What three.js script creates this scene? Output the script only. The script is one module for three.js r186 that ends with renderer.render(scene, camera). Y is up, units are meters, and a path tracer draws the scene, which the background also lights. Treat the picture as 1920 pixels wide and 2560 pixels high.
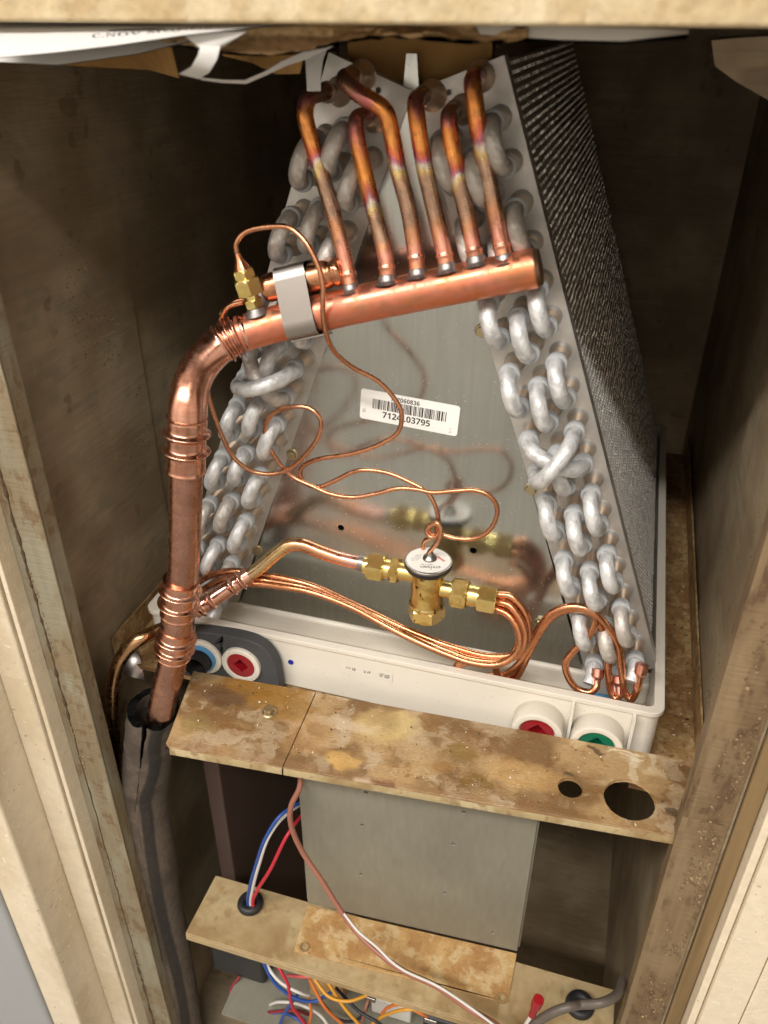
import * as THREE from 'three';
import { RoundedBoxGeometry } from 'three/addons/geometries/RoundedBoxGeometry.js';
import { mergeGeometries } from 'three/addons/utils/BufferGeometryUtils.js';
import { RectAreaLightUniformsLib } from 'three/addons/lights/RectAreaLightUniformsLib.js';

// ---------------------------------------------------------------- camera, lamp, exposure
const scene = new THREE.Scene();
const camera = new THREE.PerspectiveCamera(64.442, 3 / 4, 0.01, 12);
camera.position.set(...[0.3311, 0.4129, 0.4446]);
camera.up.set(...[-0.1528, 0.8515, -0.5016]);
camera.lookAt(...[0.0893, -0.1115, -0.3718]);
camera.focus = 0.6; camera.userData.fStop = 9;
const renderer = new THREE.WebGLRenderer({ antialias: true });
renderer.toneMapping = THREE.LinearToneMapping;
renderer.toneMappingExposure = 1.0;
renderer.shadowMap.enabled = true;
RectAreaLightUniformsLib.init();
const LAMP = [-0.15, 1.64, 1.36], LW = 2.1, LD = 0.13;
const lamp = new THREE.RectAreaLight(0xfffaf3, 72, LW, LD);
lamp.position.set(LAMP[0], LAMP[1] - 0.012, LAMP[2]);
lamp.lookAt(LAMP[0], LAMP[1] - 1, LAMP[2]);
lamp.castShadow = true;
scene.add(lamp);

// ---------------------------------------------------------------- helpers
let seed = 20477;
const rnd = () => ((seed = (seed * 1664525 + 1013904223) >>> 0) / 4294967296);
const rr = (a, b) => a + (b - a) * rnd();
const V = (p) => new THREE.Vector3(...p);
const lerp = (a, b, t) => a + (b - a) * t;
const clamp = (x, a = 0, b = 1) => Math.min(b, Math.max(a, x));
const smooth = (a, b, x) => { const t = clamp((x - a) / (b - a)); return t * t * (3 - 2 * t); };
const mix3 = (a, b, t) => [lerp(a[0], b[0], t), lerp(a[1], b[1], t), lerp(a[2], b[2], t)];
function hash(x, y, s) {
  let h = (x * 374761393 + y * 668265263 + s * 1442695041) | 0;
  h = Math.imul(h ^ (h >>> 13), 1274126177); h ^= h >>> 16;
  return (h >>> 0) / 4294967296;
}
function vnoise(x, y, s, per) {
  let xi = Math.floor(x), yi = Math.floor(y);
  const xf = x - xi, yf = y - yi;
  const w = (i) => (per ? ((i % per) + per) % per : i);
  const u = xf * xf * (3 - 2 * xf), v = yf * yf * (3 - 2 * yf);
  const a = hash(w(xi), w(yi), s), b = hash(w(xi + 1), w(yi), s), c = hash(w(xi), w(yi + 1), s), d = hash(w(xi + 1), w(yi + 1), s);
  return lerp(lerp(a, b, u), lerp(c, d, u), v);
}
function fbm(x, y, s = 1, oct = 4, per = 0) {
  let t = 0, a = 0.5, n = 0;
  for (let i = 0; i < oct; i++) { t += a * vnoise(x, y, s + i * 17, per); n += a; x *= 2; y *= 2; per *= 2; a *= 0.5; }
  return t / n;
}
function tex(w, h, fn, srgb = true) {
  const d = new Uint8Array(w * h * 4);
  for (let j = 0; j < h; j++) for (let i = 0; i < w; i++) {
    const c = fn((i + 0.5) / w, (j + 0.5) / h);
    const k = (j * w + i) * 4;
    d[k] = clamp(c[0], 0, 255); d[k + 1] = clamp(c[1], 0, 255); d[k + 2] = clamp(c[2], 0, 255); d[k + 3] = 255;
  }
  const t = new THREE.DataTexture(d, w, h, THREE.RGBAFormat);
  t.magFilter = THREE.LinearFilter; t.minFilter = THREE.LinearMipmapLinearFilter; t.generateMipmaps = true;
  t.wrapS = t.wrapT = THREE.RepeatWrapping;
  if (srgb) t.colorSpace = THREE.SRGBColorSpace;
  t.needsUpdate = true;
  return t;
}
function canvasTex(w, h, draw) {
  const c = document.createElement('canvas'); c.width = w; c.height = h;
  draw(c.getContext('2d'), w, h);
  const t = new THREE.CanvasTexture(c); t.colorSpace = THREE.SRGBColorSpace; t.magFilter = THREE.LinearFilter;
  return t;
}
const used = {};
function numbered(n) { used[n] = (used[n] ?? -1) + 1; return used[n] ? `${n}_${String(used[n]).padStart(3, '0')}` : n; }
function thing(name, label, category, group) {
  const o = new THREE.Group(); o.name = numbered(name); scene.add(o);
  o.userData = { label, category }; if (group) o.userData.group = group;
  return o;
}
function mesh(name, geo, mat, parent, label) {
  const m = new THREE.Mesh(geo, mat); m.castShadow = m.receiveShadow = true;
  m.name = parent ? name : numbered(name);
  if (label) m.userData.label = label;
  (parent || scene).add(m);
  return m;
}
function tagged(name, geo, mat, label, category, group) {
  const m = mesh(name, geo, mat, null, label); m.userData.category = category; if (group) m.userData.group = group;
  return m;
}
function structure(name, geo, mat, label) { const m = mesh(name, geo, mat); m.userData.kind = 'structure'; if (label) m.userData.label = label; return m; }
// uv in metres from the dominant direction of each face
function uvBox(g0, s = 1) {
  const g = g0.index ? g0.toNonIndexed() : g0;
  if (!g.attributes.normal) g.computeVertexNormals();
  const p = g.attributes.position, n = g.attributes.normal, uv = new Float32Array(p.count * 2);
  for (let i = 0; i < p.count; i += 3) {
    let ax = 0, ay = 0, az = 0;
    for (let k = 0; k < 3; k++) { ax += Math.abs(n.getX(i + k)); ay += Math.abs(n.getY(i + k)); az += Math.abs(n.getZ(i + k)); }
    for (let k = 0; k < 3; k++) {
      const j = i + k, x = p.getX(j), y = p.getY(j), z = p.getZ(j);
      const [a, b] = ax >= ay && ax >= az ? [z, y] : ay >= az ? [x, z] : [x, y];
      uv[j * 2] = a / s; uv[j * 2 + 1] = b / s;
    }
  }
  g.setAttribute('uv', new THREE.BufferAttribute(uv, 2));
  return g;
}
const box = (x0, y0, z0, x1, y1, z1, r = 0) => {
  const w = x1 - x0, h = y1 - y0, d = z1 - z0;
  const g = r ? new RoundedBoxGeometry(w, h, d, 2, Math.min(r, w / 2.01, h / 2.01, d / 2.01)) : new THREE.BoxGeometry(w, h, d);
  g.translate((x0 + x1) / 2, (y0 + y1) / 2, (z0 + z1) / 2);
  return uvBox(g);
};
// a round bar along a path; rad and col may vary along it. u runs 0..1, arc length in metres is passed too
function sweep(pts, { r, seg = 0, radial = 16, rad = null, col = null, tension = 0.5, caps = true, straight = false }) {
  const P = pts.map(V);
  let curve;
  if (straight) { curve = new THREE.CurvePath(); for (let i = 1; i < P.length; i++) curve.add(new THREE.LineCurve3(P[i - 1], P[i])); }
  else curve = new THREE.CatmullRomCurve3(P, false, 'centripetal', tension);
  const len = curve.getLength();
  const n = seg || Math.max(8, Math.ceil(len / (r * 0.9)));
  const pos = [], nor = [], uv = [], cl = [], idx = [];
  const fr = P.length === 2 || !straight ? curve.computeFrenetFrames ? curve.computeFrenetFrames(n, false) : null : null;
  const ev = (u) => r * (rad ? rad(u, u * len) : 1);
  for (let i = 0; i <= n; i++) {
    const u = i / n, c = curve.getPointAt(u), R = ev(u);
    const dr = (ev(Math.min(1, u + 1e-3)) - ev(Math.max(0, u - 1e-3))) / ((Math.min(1, u + 1e-3) - Math.max(0, u - 1e-3)) * len);
    for (let j = 0; j <= radial; j++) {
      const a = (j / radial) * Math.PI * 2, N = fr.normals[i], B = fr.binormals[i], T = fr.tangents[i];
      const d = new THREE.Vector3().addScaledVector(N, Math.cos(a)).addScaledVector(B, Math.sin(a));
      pos.push(c.x + d.x * R, c.y + d.y * R, c.z + d.z * R);
      d.addScaledVector(T, -dr).normalize(); nor.push(d.x, d.y, d.z);
      uv.push(u * len, (j / radial) * Math.PI * 2 * r);
      if (col) cl.push(...col(u, a, u * len));
      if (i < n && j < radial) { const k = i * (radial + 1) + j; idx.push(k, k + 1, k + radial + 1, k + 1, k + radial + 2, k + radial + 1); }
    }
  }
  if (caps) for (const i of [0, n]) {
    const u = i / n, c = curve.getPointAt(u), T = fr.tangents[i].clone().multiplyScalar(i ? 1 : -1), b0 = pos.length / 3, R = ev(u);
    pos.push(c.x, c.y, c.z); nor.push(T.x, T.y, T.z); uv.push(0, 0); if (col) cl.push(...col(u, 0, u * len));
    for (let j = 0; j <= radial; j++) {
      const k = (i * (radial + 1) + j) * 3;
      pos.push(pos[k], pos[k + 1], pos[k + 2]); nor.push(T.x, T.y, T.z); uv.push(0, 0); if (col) cl.push(...col(u, 0, u * len));
      if (j < radial) i ? idx.push(b0, b0 + 1 + j, b0 + 2 + j) : idx.push(b0, b0 + 2 + j, b0 + 1 + j);
    }
  }
  const g = new THREE.BufferGeometry();
  g.setAttribute('position', new THREE.Float32BufferAttribute(pos, 3));
  g.setAttribute('normal', new THREE.Float32BufferAttribute(nor, 3));
  g.setAttribute('uv', new THREE.Float32BufferAttribute(uv, 2));
  if (col) g.setAttribute('color', new THREE.Float32BufferAttribute(cl, 3));
  g.setIndex(idx);
  return g;
}
// put a geometry that stands along +y at point p, along direction d
function along(g, p, d) {
  const q = new THREE.Quaternion().setFromUnitVectors(new THREE.Vector3(0, 1, 0), V(d).normalize());
  return g.applyQuaternion(q).translate(...p);
}
// hexagonal prism with chamfered corners, along +y from 0 to h; R over corners
function hexNut(R, h, ch = 0.12) {
  const pos = [], s = 48;
  const hexR = (a) => (R * 0.866) / Math.cos(((a % (Math.PI / 3)) + Math.PI / 3) % (Math.PI / 3) - Math.PI / 6);
  const rows = [[0, 0], [0, 0.9], [h * ch, 1.05], [h * (1 - ch), 1.05], [h, 0.9], [h, 0]];
  const g = new THREE.BufferGeometry(), pt = (row, j) => { const a = (j / s) * Math.PI * 2, r = Math.min(hexR(a), row[1] * R * 0.985); return [Math.cos(a) * r, row[0], Math.sin(a) * r]; };
  for (let i = 0; i + 1 < rows.length; i++) for (let j = 0; j < s; j++) {
    const a = pt(rows[i], j), b = pt(rows[i + 1], j), c = pt(rows[i + 1], j + 1), d = pt(rows[i], j + 1);
    pos.push(...a, ...b, ...c, ...a, ...c, ...d);
  }
  g.setAttribute('position', new THREE.Float32BufferAttribute(pos, 3)); g.computeVertexNormals();
  return uvBox(g);
}
const lathe = (prof, seg = 28) => new THREE.LatheGeometry(prof.map(([x, y]) => new THREE.Vector2(Math.max(1e-5, x), y)), seg);
const poly = (pts) => { const s = new THREE.Shape(); pts.forEach(([x, y], i) => (i ? s.lineTo(x, y) : s.moveTo(x, y))); return s; };
// a thin bent sheet through a grid of points (rows of equal length), with thickness
function sheet(rows, th = 0.0006, flip = false) {
  const h = rows.length, w = rows[0].length, pos = [], nor = [], uv = [];
  const P = rows.map((r) => r.map(V)), sg = flip ? -1 : 1;
  const N = P.map((r, i) => r.map((_, j) => { const a = P[Math.min(h - 1, i + 1)][j].clone().sub(P[Math.max(0, i - 1)][j]), b = P[i][Math.min(w - 1, j + 1)].clone().sub(P[i][Math.max(0, j - 1)]); return b.cross(a).normalize().multiplyScalar(-1); }));
  const pt = (i, j, sd) => P[i][j].clone().addScaledVector(N[i][j], (th / 2) * sd);
  const put = (i, j, sd, n) => { const p = pt(i, j, sd); pos.push(p.x, p.y, p.z); const q = n || N[i][j].clone().multiplyScalar(sd); nor.push(q.x, q.y, q.z); uv.push(j / (w - 1), 1 - i / (h - 1)); };
  for (let i = 0; i + 1 < h; i++) for (let j = 0; j + 1 < w; j++) {
    for (const [a, b] of [[0, 0], [1, 0], [0, 1], [0, 1], [1, 0], [1, 1]]) put(i + a, j + b, 1);
    for (const [a, b] of [[0, 0], [0, 1], [1, 0], [0, 1], [1, 1], [1, 0]]) put(i + a, j + b, -1);
  }
  const rim = []; for (let j = 0; j < w; j++) rim.push([0, j]); for (let i = 1; i < h; i++) rim.push([i, w - 1]); for (let j = w - 2; j >= 0; j--) rim.push([h - 1, j]); for (let i = h - 2; i >= 0; i--) rim.push([i, 0]);
  for (let k = 0; k + 1 < rim.length; k++) {
    const a = rim[k], b = rim[k + 1], d = pt(...b, 1).sub(pt(...a, 1)), n = d.cross(N[a[0]][a[1]]).normalize().multiplyScalar(-1);
    put(...a, 1, n); put(...a, -1, n); put(...b, 1, n); put(...b, 1, n); put(...a, -1, n); put(...b, -1, n);
  }
  const g = new THREE.BufferGeometry();
  g.setAttribute('position', new THREE.Float32BufferAttribute(pos, 3)); g.setAttribute('normal', new THREE.Float32BufferAttribute(nor, 3)); g.setAttribute('uv', new THREE.Float32BufferAttribute(uv, 2));
  return g;
}
// ---------------------------------------------------------------- materials
const M = {};
const std = (o) => new THREE.MeshStandardMaterial(o);
const rgb = (r, g, b) => new THREE.Color().setRGB(r, g, b);
{
  // painted sheet steel of the cabinet: tan paint, brown dirt, rub marks
  const cab = tex(1024, 1024, (x, y) => {
    const a = fbm(x * 8, y * 8, 3, 5, 8), b = fbm(x * 32, y * 32, 9, 4, 32), f = fbm(x * 6, y * 128, 21, 2, 0), s = fbm(x * 24, y * 24, 41, 3, 24);
    let c = mix3([164, 147, 120], [138, 119, 93], smooth(0.3, 0.72, a));
    c = mix3(c, [122, 118, 98], smooth(0.5, 0.8, b) * 0.35);
    c = mix3(c, [96, 76, 56], smooth(0.76, 0.84, s) * 0.4);
    const k = 0.95 + f * 0.1; return [c[0] * k, c[1] * k, c[2] * k];
  });
  const cabB = tex(512, 512, (x, y) => { const v = 255 * (0.6 * fbm(x * 16, y * 200, 5, 2, 0) + 0.4 * fbm(x * 40, y * 40, 6, 3, 40)); return [v, v, v]; }, false);
  cab.repeat.set(2.2, 2.2); cabB.repeat.set(4, 4);
  M.cabinet = std({ map: cab, bumpMap: cabB, bumpScale: 0.0006, roughness: 0.6, metalness: 0.05 });
  const flange = (sd, c0, c1, c2) => { const t = tex(256, 1024, (x, y) => {
    const a = fbm(x * 5, y * 9, sd, 5, 0), b = fbm(x * 22, y * 60, sd + 2, 3, 0), f = fbm(x * 40, y * 4, sd + 4, 2);
    let c = mix3(c0, c1, smooth(0.3, 0.7, a)); c = mix3(c, c2, smooth(0.56, 0.74, b) * smooth(0.35, 0.6, a) * 0.7);
    const k = 0.94 + 0.12 * f; return [c[0] * k, c[1] * k, c[2] * k];
  }); t.repeat.set(12, 2.2); return std({ map: t, bumpMap: cabB, bumpScale: 0.0005, roughness: 0.55 }); };
  M.flange = flange(33, [142, 136, 116], [130, 115, 90], [110, 86, 60]);
  M.flangeBrown = flange(37, [132, 112, 84], [110, 88, 62], [84, 62, 44]);
  M.glue = std({ color: rgb(0.09, 0.055, 0.03), roughness: 0.85 });
  // blotchy, water stained board
  const blot = (sd, c0, c1, c2, c3) => tex(1024, 1024, (x, y) => {
    const wx = x + 0.05 * (fbm(x * 9, y * 9, sd + 1, 4) - 0.5), wy = y + 0.05 * (fbm(x * 9, y * 9, sd + 2, 4) - 0.5);
    const a = fbm(wx * 7, wy * 7, sd + 3, 5), b = fbm(wx * 16, wy * 16, sd + 4, 4), d = fbm(wx * 40, wy * 40, sd + 5, 3), e = fbm(x * 90, y * 90, sd + 6, 2);
    let c = mix3(c0, c1, smooth(0.3, 0.7, a));
    c = mix3(c, c2, smooth(0.5, 0.72, b) * 0.6);
    c = mix3(c, c3, smooth(0.62, 0.8, d) * 0.4);
    const k = 0.95 + 0.1 * e; return [c[0] * k, c[1] * k, c[2] * k];
  });
  const blotB = tex(512, 512, (x, y) => { const v = 255 * fbm(x * 40, y * 40, 77, 4, 40); return [v, v, v]; }, false);
  // the two shelf boards: ochre film, pale dried rings, brown and greenish stains; x 0.03..0.45 m, depth 0..0.12 m
  const stains = [[.09, .05, .02, .012, [92, 66, 42], .75], [.066, .03, .02, .01, [150, 136, 110], .5], [.115, .036, .036, .015, [148, 106, 40], .75], [.14, .05, .03, .01, [156, 114, 52], .6], [.085, .082, .014, .009, [134, 118, 72], .55], [.215, .04, .0062, .0055, [120, 102, 70], .85], [.215, .042, .024, .017, [206, 182, 124], .7], [.195, .082, .012, .010, [214, 174, 104], .8], [.226, .098, .0095, .006, [104, 70, 46], .9], [.215, .097, .007, .004, [222, 206, 186], .6], [.247, .035, .009, .006, [134, 100, 60], .7], [.272, .052, .011, .008, [132, 104, 52], .8], [.262, .068, .006, .005, [148, 108, 60], .7], [.287, .076, .011, .0075, [124, 94, 42], .85], [.345, .052, .003, .002, [76, 64, 50], .9], [.362, .025, .006, .002, [90, 72, 52], .8], [.35, .02, .007, .006, [214, 190, 150], .6], [.38, .02, .014, .0016, [226, 212, 186], .7], [.385, .024, .009, .0014, [226, 212, 186], .6], [.386, .035, .004, .014, [216, 202, 174], .65], [.402, .018, .003, .010, [216, 202, 174], .5], [.40, .032, .010, .003, [214, 196, 162], .5], [.416, .05, .006, .012, [210, 192, 160], .45], [.424, .07, .007, .006, [220, 206, 180], .8], [.412, .062, .004, .004, [84, 70, 54], .7], [.18, .05, .03, .006, [208, 190, 164], .5], [.165, .07, .02, .02, [188, 150, 104], .5], [.24, .06, .016, .012, [196, 172, 136], .5], [.32, .06, .03, .012, [206, 166, 106], .5]];
  const shelfT = tex(2048, 640, (x, y) => {
    const X = 0.03 + x * 0.42, Zz = y * 0.12, wx = X + 0.012 * (fbm(X * 90, Zz * 90, 401, 4) - 0.5), wz = Zz + 0.012 * (fbm(X * 90, Zz * 90, 402, 4) - 0.5);
    const a = fbm(wx * 26, wz * 34, 403, 5), b = fbm(wx * 70, wz * 80, 404, 4), d = fbm(wx * 240, wz * 240, 405, 3), e = fbm(X * 900, Zz * 900, 406, 2);
    let c = mix3([174, 144, 102], [126, 97, 62], smooth(0.34, 0.62, a));
    c = mix3(c, [190, 172, 146], smooth(0.52, 0.68, b) * 0.6);
    const rg = Math.abs(a - 0.56), r2 = Math.abs(b - 0.47); c = mix3(c, [134, 92, 50], 0.4 * Math.exp(-rg * rg * 9000) + 0.25 * Math.exp(-r2 * r2 * 9000));
    c = mix3(c, [120, 80, 42], smooth(0.66, 0.8, d) * 0.45);
    for (const [sx, sz, rx, rz, col, k] of stains) { const q = Math.hypot((wx - sx) / rx, (wz - sz) / rz); if (q < 1.25) c = mix3(c, col, k * (1 - smooth(0.7, 1.2, q)) * (0.7 + 0.5 * b)); }
    if (Zz > 0.1 - 0.022 * x + 0.002 * (b - 0.5)) c = mix3(c, [150, 116, 84], 0.35);
    const k = 0.95 + 0.1 * e; return [c[0] * k, c[1] * k, c[2] * k];
  });
  blotB.repeat.set(6, 6);
  const shelfR = tex(512, 512, (x, y) => { const v = 70 + 150 * smooth(0.4, 0.6, fbm(x * 12, y * 12, 310, 4, 12)); return [v, v, v]; }, false); shelfR.repeat.set(3, 3);
  M.shelf = std({ map: shelfT, bumpMap: blotB, bumpScale: 0.00025, roughness: 0.75, roughnessMap: shelfR });
  const lipT = blot(120, [168, 150, 112], [140, 116, 78], [188, 174, 140], [110, 82, 54]); lipT.repeat.set(5, 5);
  M.lip = std({ map: lipT, roughness: 0.6 });
  const ledgeT = blot(140, [176, 142, 94], [148, 112, 70], [196, 172, 130], [74, 50, 32]); ledgeT.repeat.set(7, 7);
  M.ledge = std({ map: ledgeT, bumpMap: blotB, bumpScale: 0.0012, roughness: 0.8 });
  const railT = blot(180, [196, 178, 144], [180, 158, 120], [208, 194, 164], [166, 138, 98]); railT.repeat.set(3.3, 3.3);
  M.rail = std({ map: railT, bumpMap: blotB, bumpScale: 0.0008, roughness: 0.8 });
  const ctlT = blot(220, [170, 148, 110], [148, 122, 84], [184, 166, 128], [134, 104, 66]); ctlT.repeat.set(3.1, 3.1);
  M.control = std({ map: ctlT, roughness: 0.55 });
  const rustT = blot(260, [188, 154, 102], [164, 124, 76], [204, 184, 146], [146, 104, 62]); rustT.repeat.set(8, 8);
  M.stained = std({ map: rustT, roughness: 0.6, bumpMap: blotB, bumpScale: 0.0004 });
  // galvanised sheet in front of the coil: grey, dusty, scratched, specked
  const pl = tex(1024, 1024, (x, y) => {
    const a = fbm(x * 6, y * 6, 51, 4), b = fbm(x * 200, y * 9, 52, 2), s = hash(Math.floor(x * 1024), Math.floor(y * 1024), 5), sp = fbm(x * 60, y * 60, 53, 2);
    let v = 196 + 16 * (a - 0.5) + 12 * (b - 0.5);
    if (s > 0.9975 && sp > 0.45) v = 240;
    return [v * 0.985, v, v * 0.985];
  });
  const plR = tex(1024, 1024, (x, y) => {
    const a = fbm(x * 5, y * 5, 61, 5), b = fbm(x * 240, y * 6, 62, 2), s = hash(Math.floor(x * 1024), Math.floor(y * 1024), 5), sp = fbm(x * 60, y * 60, 53, 2);
    let v = 38 + 20 * smooth(0.4, 0.65, a) + 12 * b; if (s > 0.9975 && sp > 0.45) v = 220;
    return [v, v, v];
  }, false);
  pl.repeat.set(2.4, 2.4); plR.repeat.set(2.4, 2.4);
  M.plate = std({ map: pl, metalness: 0.97, roughness: 1, roughnessMap: plR });
  const alu = tex(512, 512, (x, y) => { const v = 205 + 30 * (fbm(x * 16, y * 16, 71, 4, 16) - 0.5); return [v, v * 0.99, v * 0.97]; });
  alu.repeat.set(6, 6);
  const aluR = tex(512, 512, (x, y) => { const v = 80 + 90 * fbm(x * 24, y * 24, 73, 4, 24); return [v, v, v]; }, false); aluR.repeat.set(5, 5);
  M.endplate = std({ map: alu, metalness: 0.8, roughness: 1, roughnessMap: aluR });
  const bendB = tex(256, 256, (x, y) => { const v = 255 * fbm(x * 24, y * 24, 79, 4, 24); return [v, v, v]; }, false); bendB.repeat.set(30, 30);
  M.bend = std({ vertexColors: true, metalness: 0.4, roughness: 0.5, bumpMap: bendB, bumpScale: 0.0004 });
  M.collar = std({ color: rgb(0.76, 0.78, 0.8), metalness: 0.05, roughness: 0.65, bumpMap: blotB, bumpScale: 0.0006 });
  M.stub = std({ color: rgb(0.72, 0.58, 0.46), metalness: 0.85, roughness: 0.38 });
  M.fin = std({ color: rgb(0.85, 0.83, 0.8), metalness: 0.6, roughness: 0.42 });
  const cuR = tex(512, 512, (x, y) => { const a = fbm(x * 14, y * 14, 501, 4, 14), b = fbm(x * 160, y * 10, 503, 2), v = 255 * (0.55 + 0.35 * smooth(0.35, 0.7, a) + 0.2 * (b - 0.5)); return [v, v, v]; }, false); cuR.repeat.set(18, 18);
  const cuB = tex(512, 512, (x, y) => { const v = 255 * (0.6 * fbm(x * 180, y * 6, 505, 2) + 0.4 * fbm(x * 30, y * 30, 507, 3, 30)); return [v, v, v]; }, false); cuB.repeat.set(18, 18);
  M.copper = std({ vertexColors: true, metalness: 1, roughness: 0.38, roughnessMap: cuR, bumpMap: cuB, bumpScale: 0.000015 });
  M.copperMatte = std({ vertexColors: true, metalness: 0.9, roughness: 0.58, roughnessMap: cuR, bumpMap: cuB, bumpScale: 0.00002 });
  M.copperTint = std({ vertexColors: true, metalness: 0.9, roughness: 0.46, roughnessMap: cuR, bumpMap: cuB, bumpScale: 0.00002 });
  M.copperBright = std({ vertexColors: true, metalness: 1, roughness: 0.3, roughnessMap: cuR, bumpMap: cuB, bumpScale: 0.00002 });
  M.solder = std({ color: rgb(0.3, 0.28, 0.27), metalness: 0.9, roughness: 0.42 });
  const brs = tex(256, 256, (x, y) => { const a = fbm(x * 6, y * 6, 81, 4, 6); const c = mix3([246, 228, 158], [228, 202, 124], smooth(0.42, 0.7, a)); return c; }); brs.repeat.set(25, 25);
  M.brass = std({ map: brs, metalness: 1, roughness: 0.26 });
  const brs2 = tex(256, 256, (x, y) => { const a = fbm(x * 5, y * 5, 83, 4, 5), b = fbm(x * 14, y * 14, 84, 3, 14); let c = mix3([240, 218, 150], [212, 182, 108], smooth(0.4, 0.62, a)); c = mix3(c, [128, 96, 52], smooth(0.72, 0.8, b)); return c; }); brs2.repeat.set(20, 20);
  M.brassWorn = std({ map: brs2, metalness: 1, roughness: 0.34 });
  M.screw = std({ color: rgb(0.5, 0.42, 0.26), metalness: 0.9, roughness: 0.35 });
  M.steel = std({ color: rgb(0.36, 0.33, 0.31), metalness: 1, roughness: 0.3 });
  M.black = std({ color: rgb(0.015, 0.015, 0.017), roughness: 0.5 });
  M.shadedBrown = std({ color: rgb(0.08, 0.048, 0.038), roughness: 0.7 });  // partition's reddish brown, darkened to put the compartment's shade into the colour
  const panT = tex(512, 512, (x, y) => { const a = fbm(x * 5, y * 5, 91, 4, 5), s = hash(Math.floor(x * 512), Math.floor(y * 512), 9); let v = 1 - 0.05 * a; if (s > 0.9993) v = 0.6; return [232 * v, 225 * v, 212 * v]; }); panT.repeat.set(4, 4);
  M.pan = std({ map: panT, roughness: 0.32 });
  M.red = std({ color: rgb(0.3, 0.008, 0.014), roughness: 0.35 });
  M.green = std({ color: rgb(0.0, 0.15, 0.075), roughness: 0.4 });
  M.gasket = std({ color: rgb(0.06, 0.062, 0.066), roughness: 0.6, bumpMap: blotB, bumpScale: 0.0004 });
  M.blueTape = std({ color: rgb(0.1, 0.32, 0.6), roughness: 0.6 });
  const foamT = tex(512, 1024, (x, y) => {
    const a = fbm(x * 6, y * 12, 101, 4, 0), b = fbm(x * 60, y * 130, 103, 3, 0), e = fbm(x * 14, y * 22, 106, 4);
    let c = mix3([112, 99, 87], [90, 77, 66], smooth(0.35, 0.65, a));
    const w = Math.abs(x - 0.93 - 0.015 * Math.sin(y * 9)) - 0.035 * (0.5 + e);
    c = mix3(c, [42, 37, 34], (1 - smooth(-0.01, 0.012, w + 0.03 * (e - 0.5))) * 0.8);
    const k = 0.86 + 0.28 * b; return [c[0] * k, c[1] * k, c[2] * k];
  });
  const foamB = tex(256, 256, (x, y) => { const v = 255 * fbm(x * 30, y * 30, 107, 3, 30); return [v, v, v]; }, false); foamB.repeat.set(30, 30);
    M.foam = std({ map: foamT, bumpMap: foamB, bumpScale: 0.0008, roughness: 0.9 });
  const trimT = tex(1024, 1024, (x, y) => { const a = fbm(x * 8, y * 3, 111, 5), b = fbm(x * 70, y * 70, 113, 2); let c = mix3([226, 212, 188], [214, 198, 170], smooth(0.4, 0.65, a)); const s = fbm(x * 100, y * 100, 114, 2); if (s > 0.84) c = [234, 224, 204]; if (s < 0.11) c = [176, 154, 124]; const k = 0.97 + 0.06 * b; return [c[0] * k, c[1] * k, c[2] * k]; });
  trimT.repeat.set(2.6, 2.6);
  M.trim = std({ map: trimT, roughness: 0.5, bumpMap: foamB, bumpScale: 0.0003 });
  const woodT = tex(512, 512, (x, y) => { const g = fbm(x * 40, y * 3, 121, 4); const c = mix3([146, 122, 84], [108, 86, 56], g); return c; }); woodT.repeat.set(5, 3);
  M.wood = std({ map: woodT, roughness: 0.7 });
  M.greyPaint = std({ color: rgb(0.36, 0.37, 0.38), roughness: 0.5, bumpMap: foamB, bumpScale: 0.0001 });
  const gp = tex(512, 512, (x, y) => { const a = fbm(x * 4, y * 4, 131, 5, 4), b = fbm(x * 80, y * 20, 133, 2); const v = 142 + 22 * (a - 0.5) + 10 * (b - 0.5); return [v, v * 0.975, v * 0.88]; }); gp.repeat.set(4, 4);
  M.panel = std({ map: gp, metalness: 0.35, roughness: 0.5 });
  const papT = tex(512, 256, (x, y) => { const v = 236 - 10 * fbm(x * 8, y * 8, 141, 4); return [v, v, v * 0.985]; });
  M.paper = std({ map: papT, roughness: 0.85 });
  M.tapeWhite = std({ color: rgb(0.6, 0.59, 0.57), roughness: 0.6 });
  const foilT = tex(256, 256, (x, y) => { const c = mix3([186, 146, 84], [150, 110, 60], fbm(x * 6, y * 6, 151, 4, 6)); return c; });
  M.kraft = std({ map: foilT, roughness: 0.8 });
  foilT.repeat.set(6, 6);
  const fgT = tex(512, 512, (x, y) => { const a = fbm(x * 6, y * 30, 161, 4, 0), b = fbm(x * 60, y * 60, 163, 2, 0); const c = mix3([186, 158, 116], [126, 96, 62], smooth(0.3, 0.7, a)); const k = 0.85 + 0.3 * b; return [c[0] * k, c[1] * k, c[2] * k]; }); fgT.repeat.set(5, 12);
  M.glassfibre = std({ map: fgT, roughness: 0.95, bumpMap: blotB, bumpScale: 0.002 });
  M.wall = std({ color: rgb(0.62, 0.59, 0.55), roughness: 0.85 });
  M.ceiling = std({ color: rgb(0.66, 0.64, 0.6), roughness: 0.9 });
  const flr = tex(256, 256, (x, y) => { const c = mix3([156, 153, 146], [134, 130, 122], fbm(x * 8, y * 8, 171, 4, 8)); return c; }); flr.repeat.set(3, 3);
  M.floor = std({ map: flr, roughness: 0.8 });
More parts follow.
